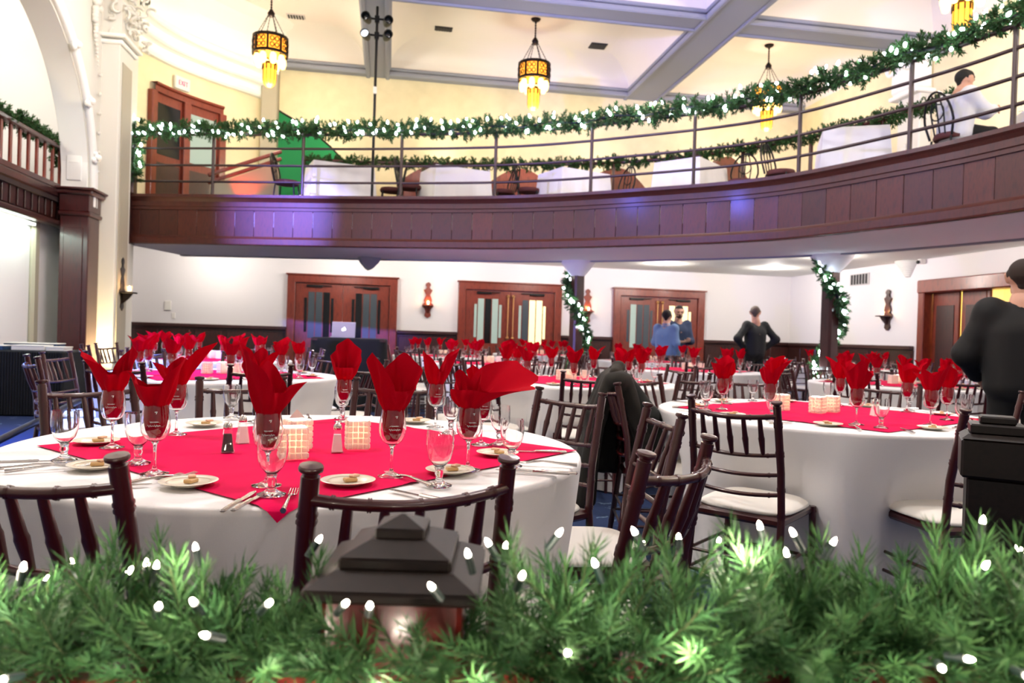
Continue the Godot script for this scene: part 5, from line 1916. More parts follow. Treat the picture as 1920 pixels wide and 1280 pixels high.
func make_shaker(fill: Color) -> Node3D:
	var t := thing("shaker", "", "shaker")
	var m := MB.new()
	frustum_xy(m, 0.036, 0.021, 0.0, 0.066)
	part("glass_body", m, M.glass, t)
	m = MB.new()
	frustum_xy(m, 0.031, 0.020, 0.003, 0.052)
	part("contents", m, mat(fill, 0.9), t)
	m = MB.new()
	m.lathe([Vector2(0.0115, 0.066), Vector2(0.0125, 0.07), Vector2(0.012, 0.078), Vector2(0.006, 0.087), Vector2(0.0, 0.089)], 12)
	part("metal_cap", m, M.steel, t)
	return t

func frustum_xy(m: MB, w0: float, w1: float, y0: float, y1: float) -> void:
	frustum(m, w0, w1, y0, y1)
	var a := w0 / 2
	m.poly([Vector3(-a, y0, -a), Vector3(a, y0, -a), Vector3(a, y0, a), Vector3(-a, y0, a)], Vector3.DOWN)

func napkin_mesh(peaks: Array, phase: float) -> ArrayMesh:
	# peaks: [angle, height above the rim, lean outwards, half width]
	var m := MB.new()
	var n := 56
	for layer in 2:
		var rows := 16 if layer == 0 else 9
		var p := []
		for j in rows:
			var t := float(j) / (rows - 1)
			for i in n:
				var a := TAU * i / n
				var top := 0.048
				var lean := 0.22
				for q in peaks:
					var da := absf(angle_difference(a, q[0]))
					var k := pow(maxf(0.0, 1.0 - da / (q[3] * 1.5)), 0.62)
					if layer == 1:
						k = maxf(0.0, 1.0 - da / (q[3] * 0.8)) * 0.72
					top = maxf(top, 0.03 + (q[1] - 0.03) * k)
					lean = maxf(lean, (q[2] * 0.62 if q[2] < 1.0 else q[2] * 0.9) * pow(k, 0.7))
				var y: float
				var r: float
				if layer == 0:
					if t < 0.35:
						var f := t / 0.35
						y = lerpf(0.088, 0.166, f)
						r = lerpf(0.012, 0.0255, pow(f, 0.45)) + (0.003 * sin(f * PI))
					else:
						var f := (t - 0.35) / 0.65
						var hh := top * f
						y = 0.166 + hh * (1.0 - 0.10 * lean * f * f)
						r = 0.0255 + hh * lean * (0.35 + 0.65 * f) + 0.010 * sin(minf(f * 2.4, 1.0) * PI * 0.5)
						r -= 0.012 * pow(f, 4.0) * (1.0 if top < 0.05 else 0.2)
				else:
					y = 0.160 + top * t
					r = 0.016 + top * t * lean * 0.5 + 0.006 * t
				var fold := 0.10 * sin(a * 5.0 + phase + y * 30.0) + 0.07 * sin(a * 9.0 - phase * 2.0)
				r *= 1.0 + fold * (0.5 if y < 0.166 else 1.0)
				p.append(Vector3(cos(a) * r, y, sin(a) * r))
		m.grid(p, n, rows, true)
	return m.mesh()

func put(key: String, maker: Callable, at: Vector3, turn: float, label: String, group: String, scale := 1.0) -> Node3D:
	var o: Node3D
	if not K.has(key):
		K[key] = maker.call()
		o = K[key]
		o.position = at
		o.rotation.y = turn
		tag(o, label, "", group)
	else:
		o = copy_of(K[key], at, turn, label, group)
	return o

func napkin(at: Vector3, which, turn: float, label: String, group: String) -> void:
	var mesh_: ArrayMesh
	if which is Array:
		mesh_ = napkin_mesh(which, at.x * 9.0 + at.z * 5.0)
	else:
		mesh_ = K.napkins[which]
	single("napkin", mesh_, M.napkin, label, "napkin", Transform3D(Basis(Vector3.UP, turn), at), group)

func votive_at(x: float, d: float, y: float, turn: float, label: String, group: String, light := 0.055) -> void:
	put("votive", make_votive, pos(x, y, d), turn, label, group)
	if light > 0.0:
		lamp(OmniLight3D.new(), pos(x, y + 0.062, d), Color(1.0, 0.955, 0.89), light, 0.008, self, "candle_light")

func setting(cx: float, cd: float, ang: float, desc: String, detail: int, pick: int) -> void:
	# one place setting at the angle ang (room plan) round a table
	var e := Vector2(cos(ang), sin(ang))
	var s := Vector2(-e.y, e.x)
	var y := TOP + 0.005
	var g := Vector2(cx, cd) + e * 0.56 + s * 0.02
	var where := " at the " + side_of(ang) + " of the " + desc
	put("wine", make_wine_glass, pos(g.x, y, g.y), ang * 3.0, "wine glass" + where, "wine glasses on the " + desc)
	napkin(pos(g.x, y, g.y), pick % 6, pick * 1.7 + ang, "red napkin" + where, "napkins on the " + desc)
	var w := Vector2(cx, cd) + e * 0.66 + s * 0.10
	put("goblet", make_goblet, pos(w.x, y, w.y), 0.0, "water goblet" + where, "water goblets on the " + desc)
	if detail < 1:
		return
	var p := Vector2(cx, cd) + e * 0.66 - s * 0.12
	put("plate", make_plate, pos(p.x, y, p.y), 0.0, "bread plate" + where, "bread plates on the " + desc)
	put("butter", make_butter, pos(p.x, y + 0.0047, p.y), ang * 5.0, "butter pats" + where, "butter pats on the " + desc)
	if detail < 2:
		return
	var k := Vector2(cx, cd) + e * 0.72 + s * 0.19
	put("knife", make_knife, pos(k.x, y, k.y), atan2(e.x, -e.y), "table knife" + where, "knives on the " + desc)
	var f := Vector2(cx, cd) + e * 0.72 - s * 0.02
	put("fork", make_fork, pos(f.x, y, f.y), atan2(e.x, -e.y), "table fork" + where, "forks on the " + desc)

func side_of(ang: float) -> String:
	# which way from the middle of its table a thing stands, named after the parts of the hall
	return ["doorway side", "doorway-and-back-wall side", "back-wall side", "stage-and-back-wall side", "stage side", "stage-and-railing side", "railing side", "railing-and-doorway side"][posmod(roundi(ang / (TAU / 8.0)), 8)]

func build_tables() -> void:
	M.votive_bead = mat(Color(0.96, 0.95, 0.95), 0.12)
	M.votive_bead.backlight_enabled = true
	M.votive_bead.backlight = Color(0.95, 0.9, 0.85)
	rng.seed = 909
	K.napkins = []
	for i in 6:
		var pk := []
		var a := rng.randf() * TAU
		for k in 3 + i % 2:
			pk.append([a, rng.randf_range(0.07, 0.135), rng.randf_range(0.3, 0.9), rng.randf_range(0.6, 1.0)])
			a += TAU / (3 + i % 2) + rng.randf_range(-0.4, 0.4)
		K.napkins.append(napkin_mesh(pk, i * 2.1))
	var d1 := "table just beyond the newel post"
	var d2 := "right-hand table behind the dark newel"
	var near_seats := [[0.05, 1.345, "with its back to the newel post"], [-0.61, 1.46, "at the edge of the railing left of the newel post"], [0.63, 1.58, "with glossy back, between the two nearest tables"], [0.89, 2.36, "behind the glossy chair, facing the nearer table"], [0.76, 3.10, "on the far right of the nearer table"], [0.03, 3.60, "on the far side of the nearer table"], [-0.63, 3.5, "on the far left of the nearer table"], [-1.15, 3.2, "left of the nearer table beside the handrail"]]
	var right_seats := [[1.40, 2.84, "with white seat in front of the right-hand table"], [2.34, 2.52, "half hidden by the dark newel post"], [1.23, 3.86, "under the dark coat"], [1.66, 4.62, "behind the coat at the right-hand table"], [2.5, 4.80, "on the far side of the right-hand table"], [3.2, 4.35, "on the far right of the right-hand table"], [3.5, 3.5, "at the right end of the right-hand table"]]
	round_table(-0.235, 2.42, 0.855, 0.7854 - 0.02, d1, 1.13, seat_angles(near_seats, -0.235, 2.42), 0.045, -0.09)
	round_table(2.32, 3.64, 0.88, 0.52, d2, 1.155, seat_angles(right_seats, 2.32, 3.64))
	near_table(d1)
	for i in 9:
		setting(2.32, 3.64, TAU * i / 9 - 1.25, d2, 2, i + 1)
	for q in [[2.24, 3.6], [2.36, 3.66], [2.1, 3.72]]:
		votive_at(q[0], q[1], TOP + 0.007, q[0], "square beaded glass candle holder on the " + d2, "candle holders on the " + d2)
	put("salt", make_shaker.bind(Color(0.95, 0.93, 0.92)), pos(2.5, TOP + 0.006, 3.5), 0.2, "salt shaker on the " + d2, "salt shakers")
	# chairs of the two near tables; back posts (x, depth)
	for q in near_seats:
		place_chair(q[0], q[1], -0.235, 2.42, "mahogany spindle-back chair " + q[2], "chairs round the table just beyond the newel post")
	for q in right_seats:
		place_chair(q[0], q[1], 2.32, 3.64, "mahogany spindle-back chair " + q[2], "chairs round the right-hand table")
	coat(1.23, 3.86)
	# tables further off: x, depth, chair offset, description, seats
	var far := [
		[-1.22, 5.88, 0.1, "left table before the black-draped stand", 9, 1],
		[1.53, 6.03, 0.25, "middle table behind the coat", 9, 1],
		[-1.9, 8.6, 0.4, "table by the stage pilaster", 8, 0],
		[0.95, 11.9, 0.1, "table before the second double door", 8, 0],
		[1.3, 9.3, 0.3, "table left of the first column", 8, 0],
		[5.0, 6.6, 0.15, "table before the black-coated person", 9, 1],
		[3.75, 8.75, 0.35, "table before the people in blue", 8, 0],
		[4.3, 11.8, 0.0, "table by the first garlanded column", 8, 0],
		[7.4, 11.1, 0.2, "table by the hands-on-hips person", 8, 0],
		[2.9, 14.35, 0.3, "rearmost table under the balcony", 8, 0],
		[7.6, 8.2, 0.1, "table near the lit doorway", 8, 0]]
	var pick := 0
	for q in far:
		round_table(q[0], q[1], 0.86, 0.4 + q[2], q[3], 1.155, range(q[4]).map(func(i): return TAU * i / q[4] + q[2] + 0.12))
		for i in q[4]:
			var ang: float = TAU * i / q[4] + q[2]
			setting(q[0], q[1], ang, q[3], q[5], pick)
			pick += 1
			var c := Vector2(q[0], q[1]) + Vector2(cos(ang + 0.12), sin(ang + 0.12)) * 1.19
			place_chair(c.x, c.y, q[0], q[1], "dark spindle-back chair at the " + side_of(ang + 0.12) + " of the " + q[3], "chairs round the " + q[3])
		for k in 3:
			votive_at(q[0] + 0.1 * (k - 1), q[1] + 0.06 * (k % 2), TOP + 0.007, k * 0.7, "glowing glass candle holder on the " + q[3], "candle holders on the " + q[3], 0.07 if k == 1 else 0.0)
	var nc := thing("table_number_card", "small white number card in a black stand on the second left table", "card", pos(-1.72, TOP + 0.005, 5.35), 0.25)
	part("card", slab_local(Vector3(0, 0.09, 0), Vector3(0.075, 0.1, 0.003)), M.cushion, nc)
	part("stand", slab_local(Vector3(0, 0.02, 0), Vector3(0.08, 0.04, 0.03), 0.004), M.black_metal, nc)
	var tm := TextMesh.new()
	var fnt := SystemFont.new()
	fnt.font_names = PackedStringArray(["Droid Sans"])
	tm.font = fnt
	tm.text = "2"
	tm.font_size = 32
	tm.pixel_size = 0.0022
	tm.depth = 0.002
	part("numeral", tm, M.black_metal, nc, Transform3D(Basis.IDENTITY, Vector3(0, 0.085, 0.002)))
	black_stand()
	handrail()

func seat_angles(seats: Array, x: float, d: float) -> Array:
	return seats.map(func(q): return atan2(q[1] - d, q[0] - x))

func near_table(d1: String) -> void:
	var y := TOP + 0.006
	var glasses := [
		[-0.77, 2.30, [[2.9, 0.125, 0.85, 0.8], [-0.9, 0.135, 0.18, 0.8], [0.4, 0.06, 0.35, 0.8]], "leaning left with two tall points"],
		[-0.54, 1.90, [[0.0, 0.125, 0.45, 0.8], [2.7, 0.085, 0.55, 0.8], [1.9, 0.03, 0.9, 0.5]], "with a broad flap hanging over its glass"],
		[-0.67, 2.58, [[0.1, 0.15, 0.95, 0.7], [2.9, 0.075, 0.8, 0.7], [-1.6, 0.09, 0.3, 0.8]], "with one long point leaning right"],
		[-0.26, 1.76, [[2.5, 0.15, 0.35, 0.95], [-0.2, 0.075, 0.85, 0.7], [-1.8, 0.12, 0.3, 0.7]], "large and wide in front of the candles"],
		[-0.16, 2.98, [[-1.5, 0.165, 0.05, 1.2], [3.1, 0.10, 0.35, 0.6], [0.0, 0.045, 0.6, 0.7]], "rising to one sharp peak"],
		[0.02, 1.87, [[2.6, 0.145, 0.32, 0.8], [-1.2, 0.145, 0.12, 0.9], [0.0, 0.06, 0.75, 0.9]], "tulip-shaped beside the water goblet"],
		[0.19, 2.84, [[2.6, 0.135, 0.42, 0.85], [-0.2, 0.155, 0.62, 0.8], [1.8, 0.05, 0.5, 0.7]], "split into two broad lobes"],
		[0.22, 1.96, [[0.15, 0.075, 2.3, 0.75], [-0.7, 0.14, 0.9, 0.6], [2.9, 0.05, 0.85, 0.7], [-2.0, 0.10, 0.2, 0.6]], "flung out far to the right"],
		[0.31, 2.40, [[0.3, 0.08, 0.5, 0.9], [2.4, 0.10, 0.4, 0.9]], "low and half hidden behind the sprawling one"],
		[-0.48, 2.95, [[2.5, 0.15, 0.5, 0.8], [0.2, 0.11, 0.6, 0.8], [-1.5, 0.12, 0.3, 0.8]], "at the far side behind the large one"]]
	for q in glasses:
		put("wine", make_wine_glass, pos(q[0], y, q[1]), 0.17, "etched wine glass holding the red napkin " + q[3], "wine glasses on the " + d1)
		napkin(pos(q[0], y, q[1]), q[2], 0.0, "red napkin " + q[3], "napkins on the " + d1)
	for q in [[-0.81, 2.08, "standing over two knives left of the overlay's corner"], [-0.62, 2.04, "just behind the napkin with the hanging flap"], [-0.235, 1.66, "at the overlay's front corner beside two knives"], [0.13, 1.75, "right of the tulip-shaped napkin's glass"], [0.345, 2.01, "beside the plate near the overlay's right corner"], [0.37, 2.40, "next to the low half-hidden napkin"], [0.235, 2.67, "behind the sprawling napkin, by the two-lobed one"], [-0.59, 3.05, "behind the salt shaker at the table's far side"], [-0.17, 3.08, "behind the napkin with one sharp peak"]]:
		put("goblet", make_goblet, pos(q[0], y, q[1]), 0.0, "clear water goblet " + q[2], "water goblets on the " + d1)
	for q in [[-0.70, 1.98, 0.3, "between the left goblets"], [-0.43, 1.77, 1.2, "left of the overlay's front corner"], [-0.08, 1.78, 0.4, "behind the chair back at the newel post"], [0.17, 1.92, 0.2, "at the foot of the sprawling napkin's glass"], [0.335, 2.20, 2.0, "near the overlay's right corner"], [-0.64, 2.83, 0.1, "behind the napkin with the long point"], [-0.84, 2.38, 0.5, "at the overlay's left corner"], [0.12, 3.0, 0.0, "at the far side by the two-lobed napkin"]]:
		put("plate", make_plate, pos(q[0], y, q[1]), 0.0, "small cream bread plate " + q[3], "bread plates on the " + d1)
		put("butter", make_butter, pos(q[0] + 0.005, y + 0.0047, q[1]), q[2], "wrapped butter pats on the plate " + q[3], "butter pats on the " + d1)
	# knives and forks: x, depth, heading (radians, 0 = blade away from the camera, clockwise)
	for q in [[-0.288, 1.6, 0.15, "left of its twin at the overlay's front corner"], [-0.265, 1.605, 0.2, "right of its twin at the overlay's front corner"], [-0.86, 2.06, 1.35, "under the goblet left of the overlay"], [-0.6, 1.74, 1.2, "before the napkin with the hanging flap"], [0.385, 1.92, -1.2, "beside its twin below the right corner goblet"], [0.41, 1.93, -1.15, "along the edge below the right corner goblet"], [0.46, 2.26, -1.45, "pointing at the plate near the overlay's right corner"], [0.08, 1.64, -0.75, "half hidden by the chair at the newel post"]]:
		put("knife", make_knife, pos(q[0], y, q[1]), -q[2], "steel table knife " + q[3], "knives on the " + d1)
	for q in [[-0.19, 1.6, 0.0, "on the overlay's front corner"], [-0.53, 1.8, 0.75, "left of its twin below the hanging-flap napkin"], [-0.505, 1.82, 0.8, "right of its twin below the hanging-flap napkin"], [-0.83, 1.98, 1.2, "nearest the edge left of the overlay"], [-0.79, 1.96, 1.15, "beside the plate between the left goblets"], [0.06, 1.82, -0.6, "at the foot of the tulip-shaped napkin's glass"], [0.44, 2.04, -1.35, "beside the goblet at the overlay's right corner"], [-0.3, 3.08, 3.0, "on the far side behind the candle holders"], [0.05, 3.12, 3.2, "left of its twin on the far side"], [0.09, 3.1, 3.2, "right of its twin on the far side"]]:
		put("fork", make_fork, pos(q[0], y + 0.001, q[1]), -q[2], "steel table fork " + q[3], "forks on the " + d1)
	for q in [[-0.245, 2.13, 0.25, "in front of the white card"], [-0.255, 2.30, 0.5, "hidden behind another one"], [-0.08, 2.31, 0.1, "beside the single salt shaker"]]:
		votive_at(q[0], q[1], y + 0.002, q[2], "square beaded glass candle holder " + q[3], "candle holders on the " + d1)
	put("pepper", make_shaker.bind(Color(0.16, 0.10, 0.09)), pos(-0.44, y, 2.23), 0.3, "pepper shaker with dark grains on the " + d1, "pepper shakers")
	put("salt", make_shaker.bind(Color(0.95, 0.93, 0.92)), pos(-0.43, y, 2.40), 0.5, "salt shaker behind the pepper shaker on the " + d1, "salt shakers")
	put("salt", make_shaker.bind(Color(0.95, 0.93, 0.92)), pos(-0.135, y, 2.24), 0.1, "salt shaker beside the candle holders on the " + d1, "salt shakers")
	var cd := MB.new()
	cd.prism(PackedVector2Array([Vector2(-0.028, 0), Vector2(0.028, 0), Vector2(0.03, 0.07), Vector2(0, 0.105), Vector2(-0.03, 0.07)]), -0.0015, 0.0015)
	single("place_card", cd, M.cushion, "small white pointed card standing behind the candle holders", "card", Transform3D(Basis(Vector3.UP, 0.2) * Basis(Vector3.RIGHT, -0.2), pos(-0.27, y + 0.001, 2.42)))

func coat(x: float, d: float) -> void:
	# a dark coat hung over the back of a chair, one shoulder spread behind
	var f := Vector2(2.32 - x, 3.64 - d).normalized()
	var at := pos(x, 0, d)
	var turn := atan2(f.x, -f.y)
	var t := thing("coat", "dark olive coat draped over the back of a chair", "coat", at, turn)
	var bones := [[Vector3(-0.03, 0.90, 0.0), Vector3(0.20, 0.915, 0.0), 0.055, 0.06]]
	for i in 7:
		var x0 := 0.0 + i * 0.045
		var k := 0.016 * sin(i * 2.3)
		bones.append([Vector3(x0, 0.90, -0.03), Vector3(x0 * 1.05, 0.72, -0.10 + k), 0.05, 0.045])
		bones.append([Vector3(x0 * 1.05, 0.72, -0.10 + k), Vector3(x0 * 1.15 + k, 0.24 + 0.03 * (i % 2), -0.17 - k * 2.0), 0.045, 0.05])
		bones.append([Vector3(x0, 0.90, 0.03), Vector3(x0 * 1.05, 0.60 - 0.04 * (i % 3), 0.15 + k), 0.05, 0.05])
	for i in 6:
		# the far side, where the coat closes round the chair post
		var z := -0.16 + i * 0.06
		bones.append([Vector3(0.24, 0.88, z * 0.3), Vector3(0.27, 0.40, z), 0.05, 0.045])
	var m := MB.new()
	nets(m, bones, 0.014, 0.02)
	part("cloth_body", m, mat(Color(0.10, 0.085, 0.06), 0.9), t)
	var sleeve := mat(Color(0.06, 0.068, 0.055), 0.92)
	m = MB.new()
	nets(m, [[Vector3(0.05, 0.86, 0.06), Vector3(0.02, 0.70, 0.17), 0.06, 0.07], [Vector3(0.02, 0.70, 0.17), Vector3(0.03, 0.50, 0.22), 0.07, 0.055]], 0.014, 0.02)
	part("sleeve", m, sleeve, t)
	m = MB.new()
	nets(m, [[Vector3(0.22, 0.88, 0.06), Vector3(0.26, 0.72, 0.16), 0.06, 0.065], [Vector3(0.26, 0.72, 0.16), Vector3(0.25, 0.48, 0.20), 0.065, 0.05]], 0.014, 0.02)
	part("sleeve", m, sleeve, t)
	m = MB.new()
	nets(m, [[Vector3(0.0, 0.945, -0.02), Vector3(0.10, 0.97, 0.01), 0.03, 0.035], [Vector3(0.10, 0.97, 0.01), Vector3(0.2, 0.95, -0.01), 0.035, 0.028]], 0.012, 0.02)
	part("collar", m, mat(Color(0.14, 0.11, 0.07), 0.9), t)

func black_stand() -> void:
	var c := Vector2(-0.52, 10.9)
	var t := thing("draped_stand", "tall black-draped stand in front of the left double door", "stand", pos(c.x, 0, c.y))
	var m := MB.new()
	var p := []
	var n := 90
	var rows := [[0.0, 1.015], [0.97, 1.015], [1.0, 1.008], [1.01, 0.97], [1.02, 0.5], [1.05, 0.01]]
	for r in rows:
		for i in n:
			var a := TAU * i / n
			var q := Vector2(cos(a), sin(a))
			var k := pow(pow(absf(q.x), 6.0) + pow(absf(q.y), 6.0), -1.0 / 6.0)
			var wv: float = 1.0 + 0.035 * sin(a * 22.0) * clampf((0.97 - r[1]) * 1.6, 0.0, 1.0)
			p.append(Vector3(q.x * k * 0.52 * r[0] * wv, r[1], q.y * k * 0.4 * r[0] * wv))
	m.grid(p, n, rows.size(), true)
	part("drape", m, M.navy_cloth, t)
	m = MB.new()
	m.box(Vector3(0, 0.99, 0), Vector3(1.0, 0.03, 0.76))
	part("tabletop", m, M.wainscot, t)
	var l := thing("laptop", "open silver laptop on the black-draped stand", "laptop", pos(-0.62, 1.02, 10.8), 0.15)
	part("base", slab_local(Vector3(0, 0.008, 0), Vector3(0.32, 0.014, 0.22), 0.004), M.pale_metal, l)
	var lid := part("lid", slab_local(Vector3(0, 0.108, 0), Vector3(0.32, 0.21, 0.008), 0.003), M.pale_metal, l, Transform3D(Basis(Vector3.RIGHT, 0.25), Vector3(0, 0.012, 0.11)))
	var e := MB.new()
	e.ball(Vector3(-0.012, 0.105, 0.005), 0.02, 10, 6, Vector3(0.9, 1.1, 0.15))
	e.ball(Vector3(0.014, 0.11, 0.005), 0.02, 10, 6, Vector3(0.8, 1.0, 0.15))
	e.ball(Vector3(0.006, 0.138, 0.005), 0.008, 8, 5, Vector3(1.2, 0.8, 0.15))
	part("lid_emblem", e, glow(Color(1, 1, 1), 1.4), lid)

func handrail() -> void:
	var t := thing("stage_handrail", "dark metal handrail sloping past the left chairs", "handrail")
	var m := MB.new()
	var a := Vector3(-2.16, 0.40, -4.30)
	var b := Vector3(-2.30, 0.62, -7.0)
	m.tube([a, b], 0.022, 10)
	part("rail", m, M.black_metal, t)
	for f in [0.02, 0.96]:
		m = MB.new()
		var p := a.lerp(b, f)
		m.tube([Vector3(p.x, p.y, p.z), Vector3(p.x, 0, p.z)], 0.018, 8)
		part("post", m, M.black_metal, t)
# ------------------------------------------------------------------ people
func nets(m: MB, bones: Array, cell: float, blend: float) -> void:
	# surface nets of a smooth union of tapered capsules [a, b, ra, rb]
	var lo := Vector3.ONE * 1e9
	var hi := -lo
	for q in bones:
		for e in [[q[0], q[2]], [q[1], q[3]]]:
			lo = lo.min(e[0] - Vector3.ONE * (e[1] + cell * 3.0))
			hi = hi.max(e[0] + Vector3.ONE * (e[1] + cell * 3.0))
	var nx := int((hi.x - lo.x) / cell) + 2
	var ny := int((hi.y - lo.y) / cell) + 2
	var nz := int((hi.z - lo.z) / cell) + 2
	var f := PackedFloat32Array()
	f.resize(nx * ny * nz)
	f.fill(1.0)
	for q in bones:
		var a: Vector3 = q[0]
		var b: Vector3 = q[1]
		var ra: float = q[2]
		var rb: float = q[3]
		var rr := maxf(ra, rb) + blend + cell * 2.5
		var l0 := ((a.min(b) - Vector3.ONE * rr - lo) / cell).floor().max(Vector3.ZERO)
		var l1 := ((a.max(b) + Vector3.ONE * rr - lo) / cell).ceil()
		var ba := b - a
		var bb := maxf(ba.length_squared(), 1e-9)
		for k in range(int(l0.z), mini(int(l1.z) + 1, nz)):
			for j in range(int(l0.y), mini(int(l1.y) + 1, ny)):
				var row := (k * ny + j) * nx
				for i in range(int(l0.x), mini(int(l1.x) + 1, nx)):
					var p := lo + Vector3(i, j, k) * cell
					var t := clampf((p - a).dot(ba) / bb, 0.0, 1.0)
					var d := p.distance_to(a + ba * t) - lerpf(ra, rb, t)
					var o := f[row + i]
					var h := maxf(blend - absf(o - d), 0.0) / blend
					f[row + i] = minf(o, d) - h * h * blend * 0.25
	var id := PackedInt32Array()
	id.resize(nx * ny * nz)
	id.fill(-1)
	var dx := 1
	var dy := nx
	var dz := nx * ny
	var offs := [0, dx, dy, dx + dy, dz, dx + dz, dy + dz, dx + dy + dz]
	var edges := [[0, 1], [2, 3], [4, 5], [6, 7], [0, 2], [1, 3], [4, 6], [5, 7], [0, 4], [1, 5], [2, 6], [3, 7]]
	for k in nz - 1:
		for j in ny - 1:
			for i in nx - 1:
				var c := (k * ny + j) * nx + i
				var inside := f[c] < 0.0
				if inside == (f[c + dx] < 0.0) and inside == (f[c + dy] < 0.0) and inside == (f[c + dz] < 0.0) and inside == (f[c + dx + dy] < 0.0) and inside == (f[c + dx + dz] < 0.0) and inside == (f[c + dy + dz] < 0.0) and inside == (f[c + dx + dy + dz] < 0.0):
					continue
				var s := Vector3.ZERO
				var n := 0
				for e in edges:
					var va := f[c + offs[e[0]]]
					var vb := f[c + offs[e[1]]]
					if (va < 0.0) != (vb < 0.0):
						var t := va / (va - vb)
						var pa := Vector3(e[0] & 1, (e[0] >> 1) & 1, e[0] >> 2)
						var pb := Vector3(e[1] & 1, (e[1] >> 1) & 1, e[1] >> 2)
						s += pa.lerp(pb, t)
						n += 1
				var g := Vector3.ZERO
				for q in 8:
					var vv := f[c + offs[q]]
					g += Vector3(vv if q & 1 else -vv, vv if q & 2 else -vv, vv if q & 4 else -vv)
				id[c] = m.vert(lo + (Vector3(i, j, k) + s / n) * cell, g.normalized())
	for k in range(1, nz - 1):
		for j in range(1, ny - 1):
			for i in range(1, nx - 1):
				var c := (k * ny + j) * nx + i
				var s := f[c] < 0.0
				for ax in [[dx, dy, dz], [dy, dx, dz], [dz, dx, dy]]:
					if s != (f[c + ax[0]] < 0.0):
						var a := id[c]
						var b := id[c - ax[1]]
						var d := id[c - ax[1] - ax[2]]
						var e := id[c - ax[2]]
						if a >= 0 and b >= 0 and d >= 0 and e >= 0:
							m.tri(a, b, d)
							m.tri(a, d, e)

func hand(m: MB, wrist: Vector3, dir: Vector3, palm: Vector3, thumb_side: float) -> void:
	# wrist, pointing direction, palm normal
	var side := dir.cross(palm).normalized() * thumb_side
	var bones := [[wrist - dir * 0.03, wrist + dir * 0.02, 0.024, 0.026]]
	for k in 4:
		var o := side * (0.028 - 0.019 * k)
		var kn := wrist + dir * (0.088 - 0.004 * absf(k - 1.0)) + o
		var ln: float = [0.072, 0.080, 0.074, 0.058][k]
		bones.append([wrist + dir * 0.015 + o * 0.7, kn, 0.014, 0.0115])
		var mid := kn + (dir * 0.85 + palm * 0.45).normalized() * ln * 0.5
		bones.append([kn, mid, 0.0105, 0.0095])
		bones.append([mid, mid + (dir * 0.45 + palm * 0.85).normalized() * ln * 0.5, 0.0095, 0.0075])
	var tb := wrist + dir * 0.03 + side * 0.032
	bones.append([wrist + dir * 0.01 + side * 0.012, tb, 0.015, 0.0125])
	bones.append([tb, tb + (dir * 0.8 + side * 0.6 + palm * 0.35).normalized() * 0.055, 0.0115, 0.0085])
	nets(m, bones, 0.0065, 0.008)

func head(m: MB, c: Vector3, look: Basis, skin: Color, beard) -> void:
	# c: centre of the skull; look: z forward
	m.col = skin
	var w := func(x: float, y: float, z: float) -> Vector3: return c + look * Vector3(x, y, z)
	var first := m.v.size()
	nets(m, [[w.call(0, 0.03, -0.025), w.call(0, 0.035, 0.02), 0.088, 0.082], [w.call(0, -0.02, 0.02), w.call(0, -0.075, 0.055), 0.070, 0.042], [w.call(-0.03, -0.07, 0.03), w.call(0.03, -0.07, 0.03), 0.038, 0.038],
		[w.call(0, 0.02, 0.092), w.call(0, -0.022, 0.112), 0.011, 0.015], [w.call(-0.012, -0.024, 0.1), w.call(0.012, -0.024, 0.1), 0.011, 0.011], [w.call(-0.03, 0.028, 0.088), w.call(0.03, 0.028, 0.088), 0.013, 0.013],
		[w.call(-0.02, -0.058, 0.09), w.call(0.02, -0.058, 0.09), 0.009, 0.009],
		[w.call(0.086, -0.015, -0.005), w.call(0.092, 0.03, -0.018), 0.011, 0.015], [w.call(-0.086, -0.015, -0.005), w.call(-0.092, 0.03, -0.018), 0.011, 0.015], [w.call(0, -0.05, -0.02), w.call(0, -0.14, -0.03), 0.058, 0.058]], 0.009, 0.022)
	var inv := look.inverse()
	for i in range(first, m.v.size()):
		var q := inv * (m.v[i] - c)
		if absf(absf(q.x) - 0.032) < 0.014 and absf(q.y - 0.008) < 0.008 and q.z > 0.06:
			m.c[i] = Color(0.05, 0.04, 0.035)
		elif absf(q.x) < 0.024 and absf(q.y + 0.058) < 0.006 and q.z > 0.07:
			m.c[i] = Color(0.28, 0.09, 0.07)
		elif beard != null and q.y < -0.035 and q.z > 0.02 and absf(q.y + 0.058) >= 0.006:
			m.c[i] = beard

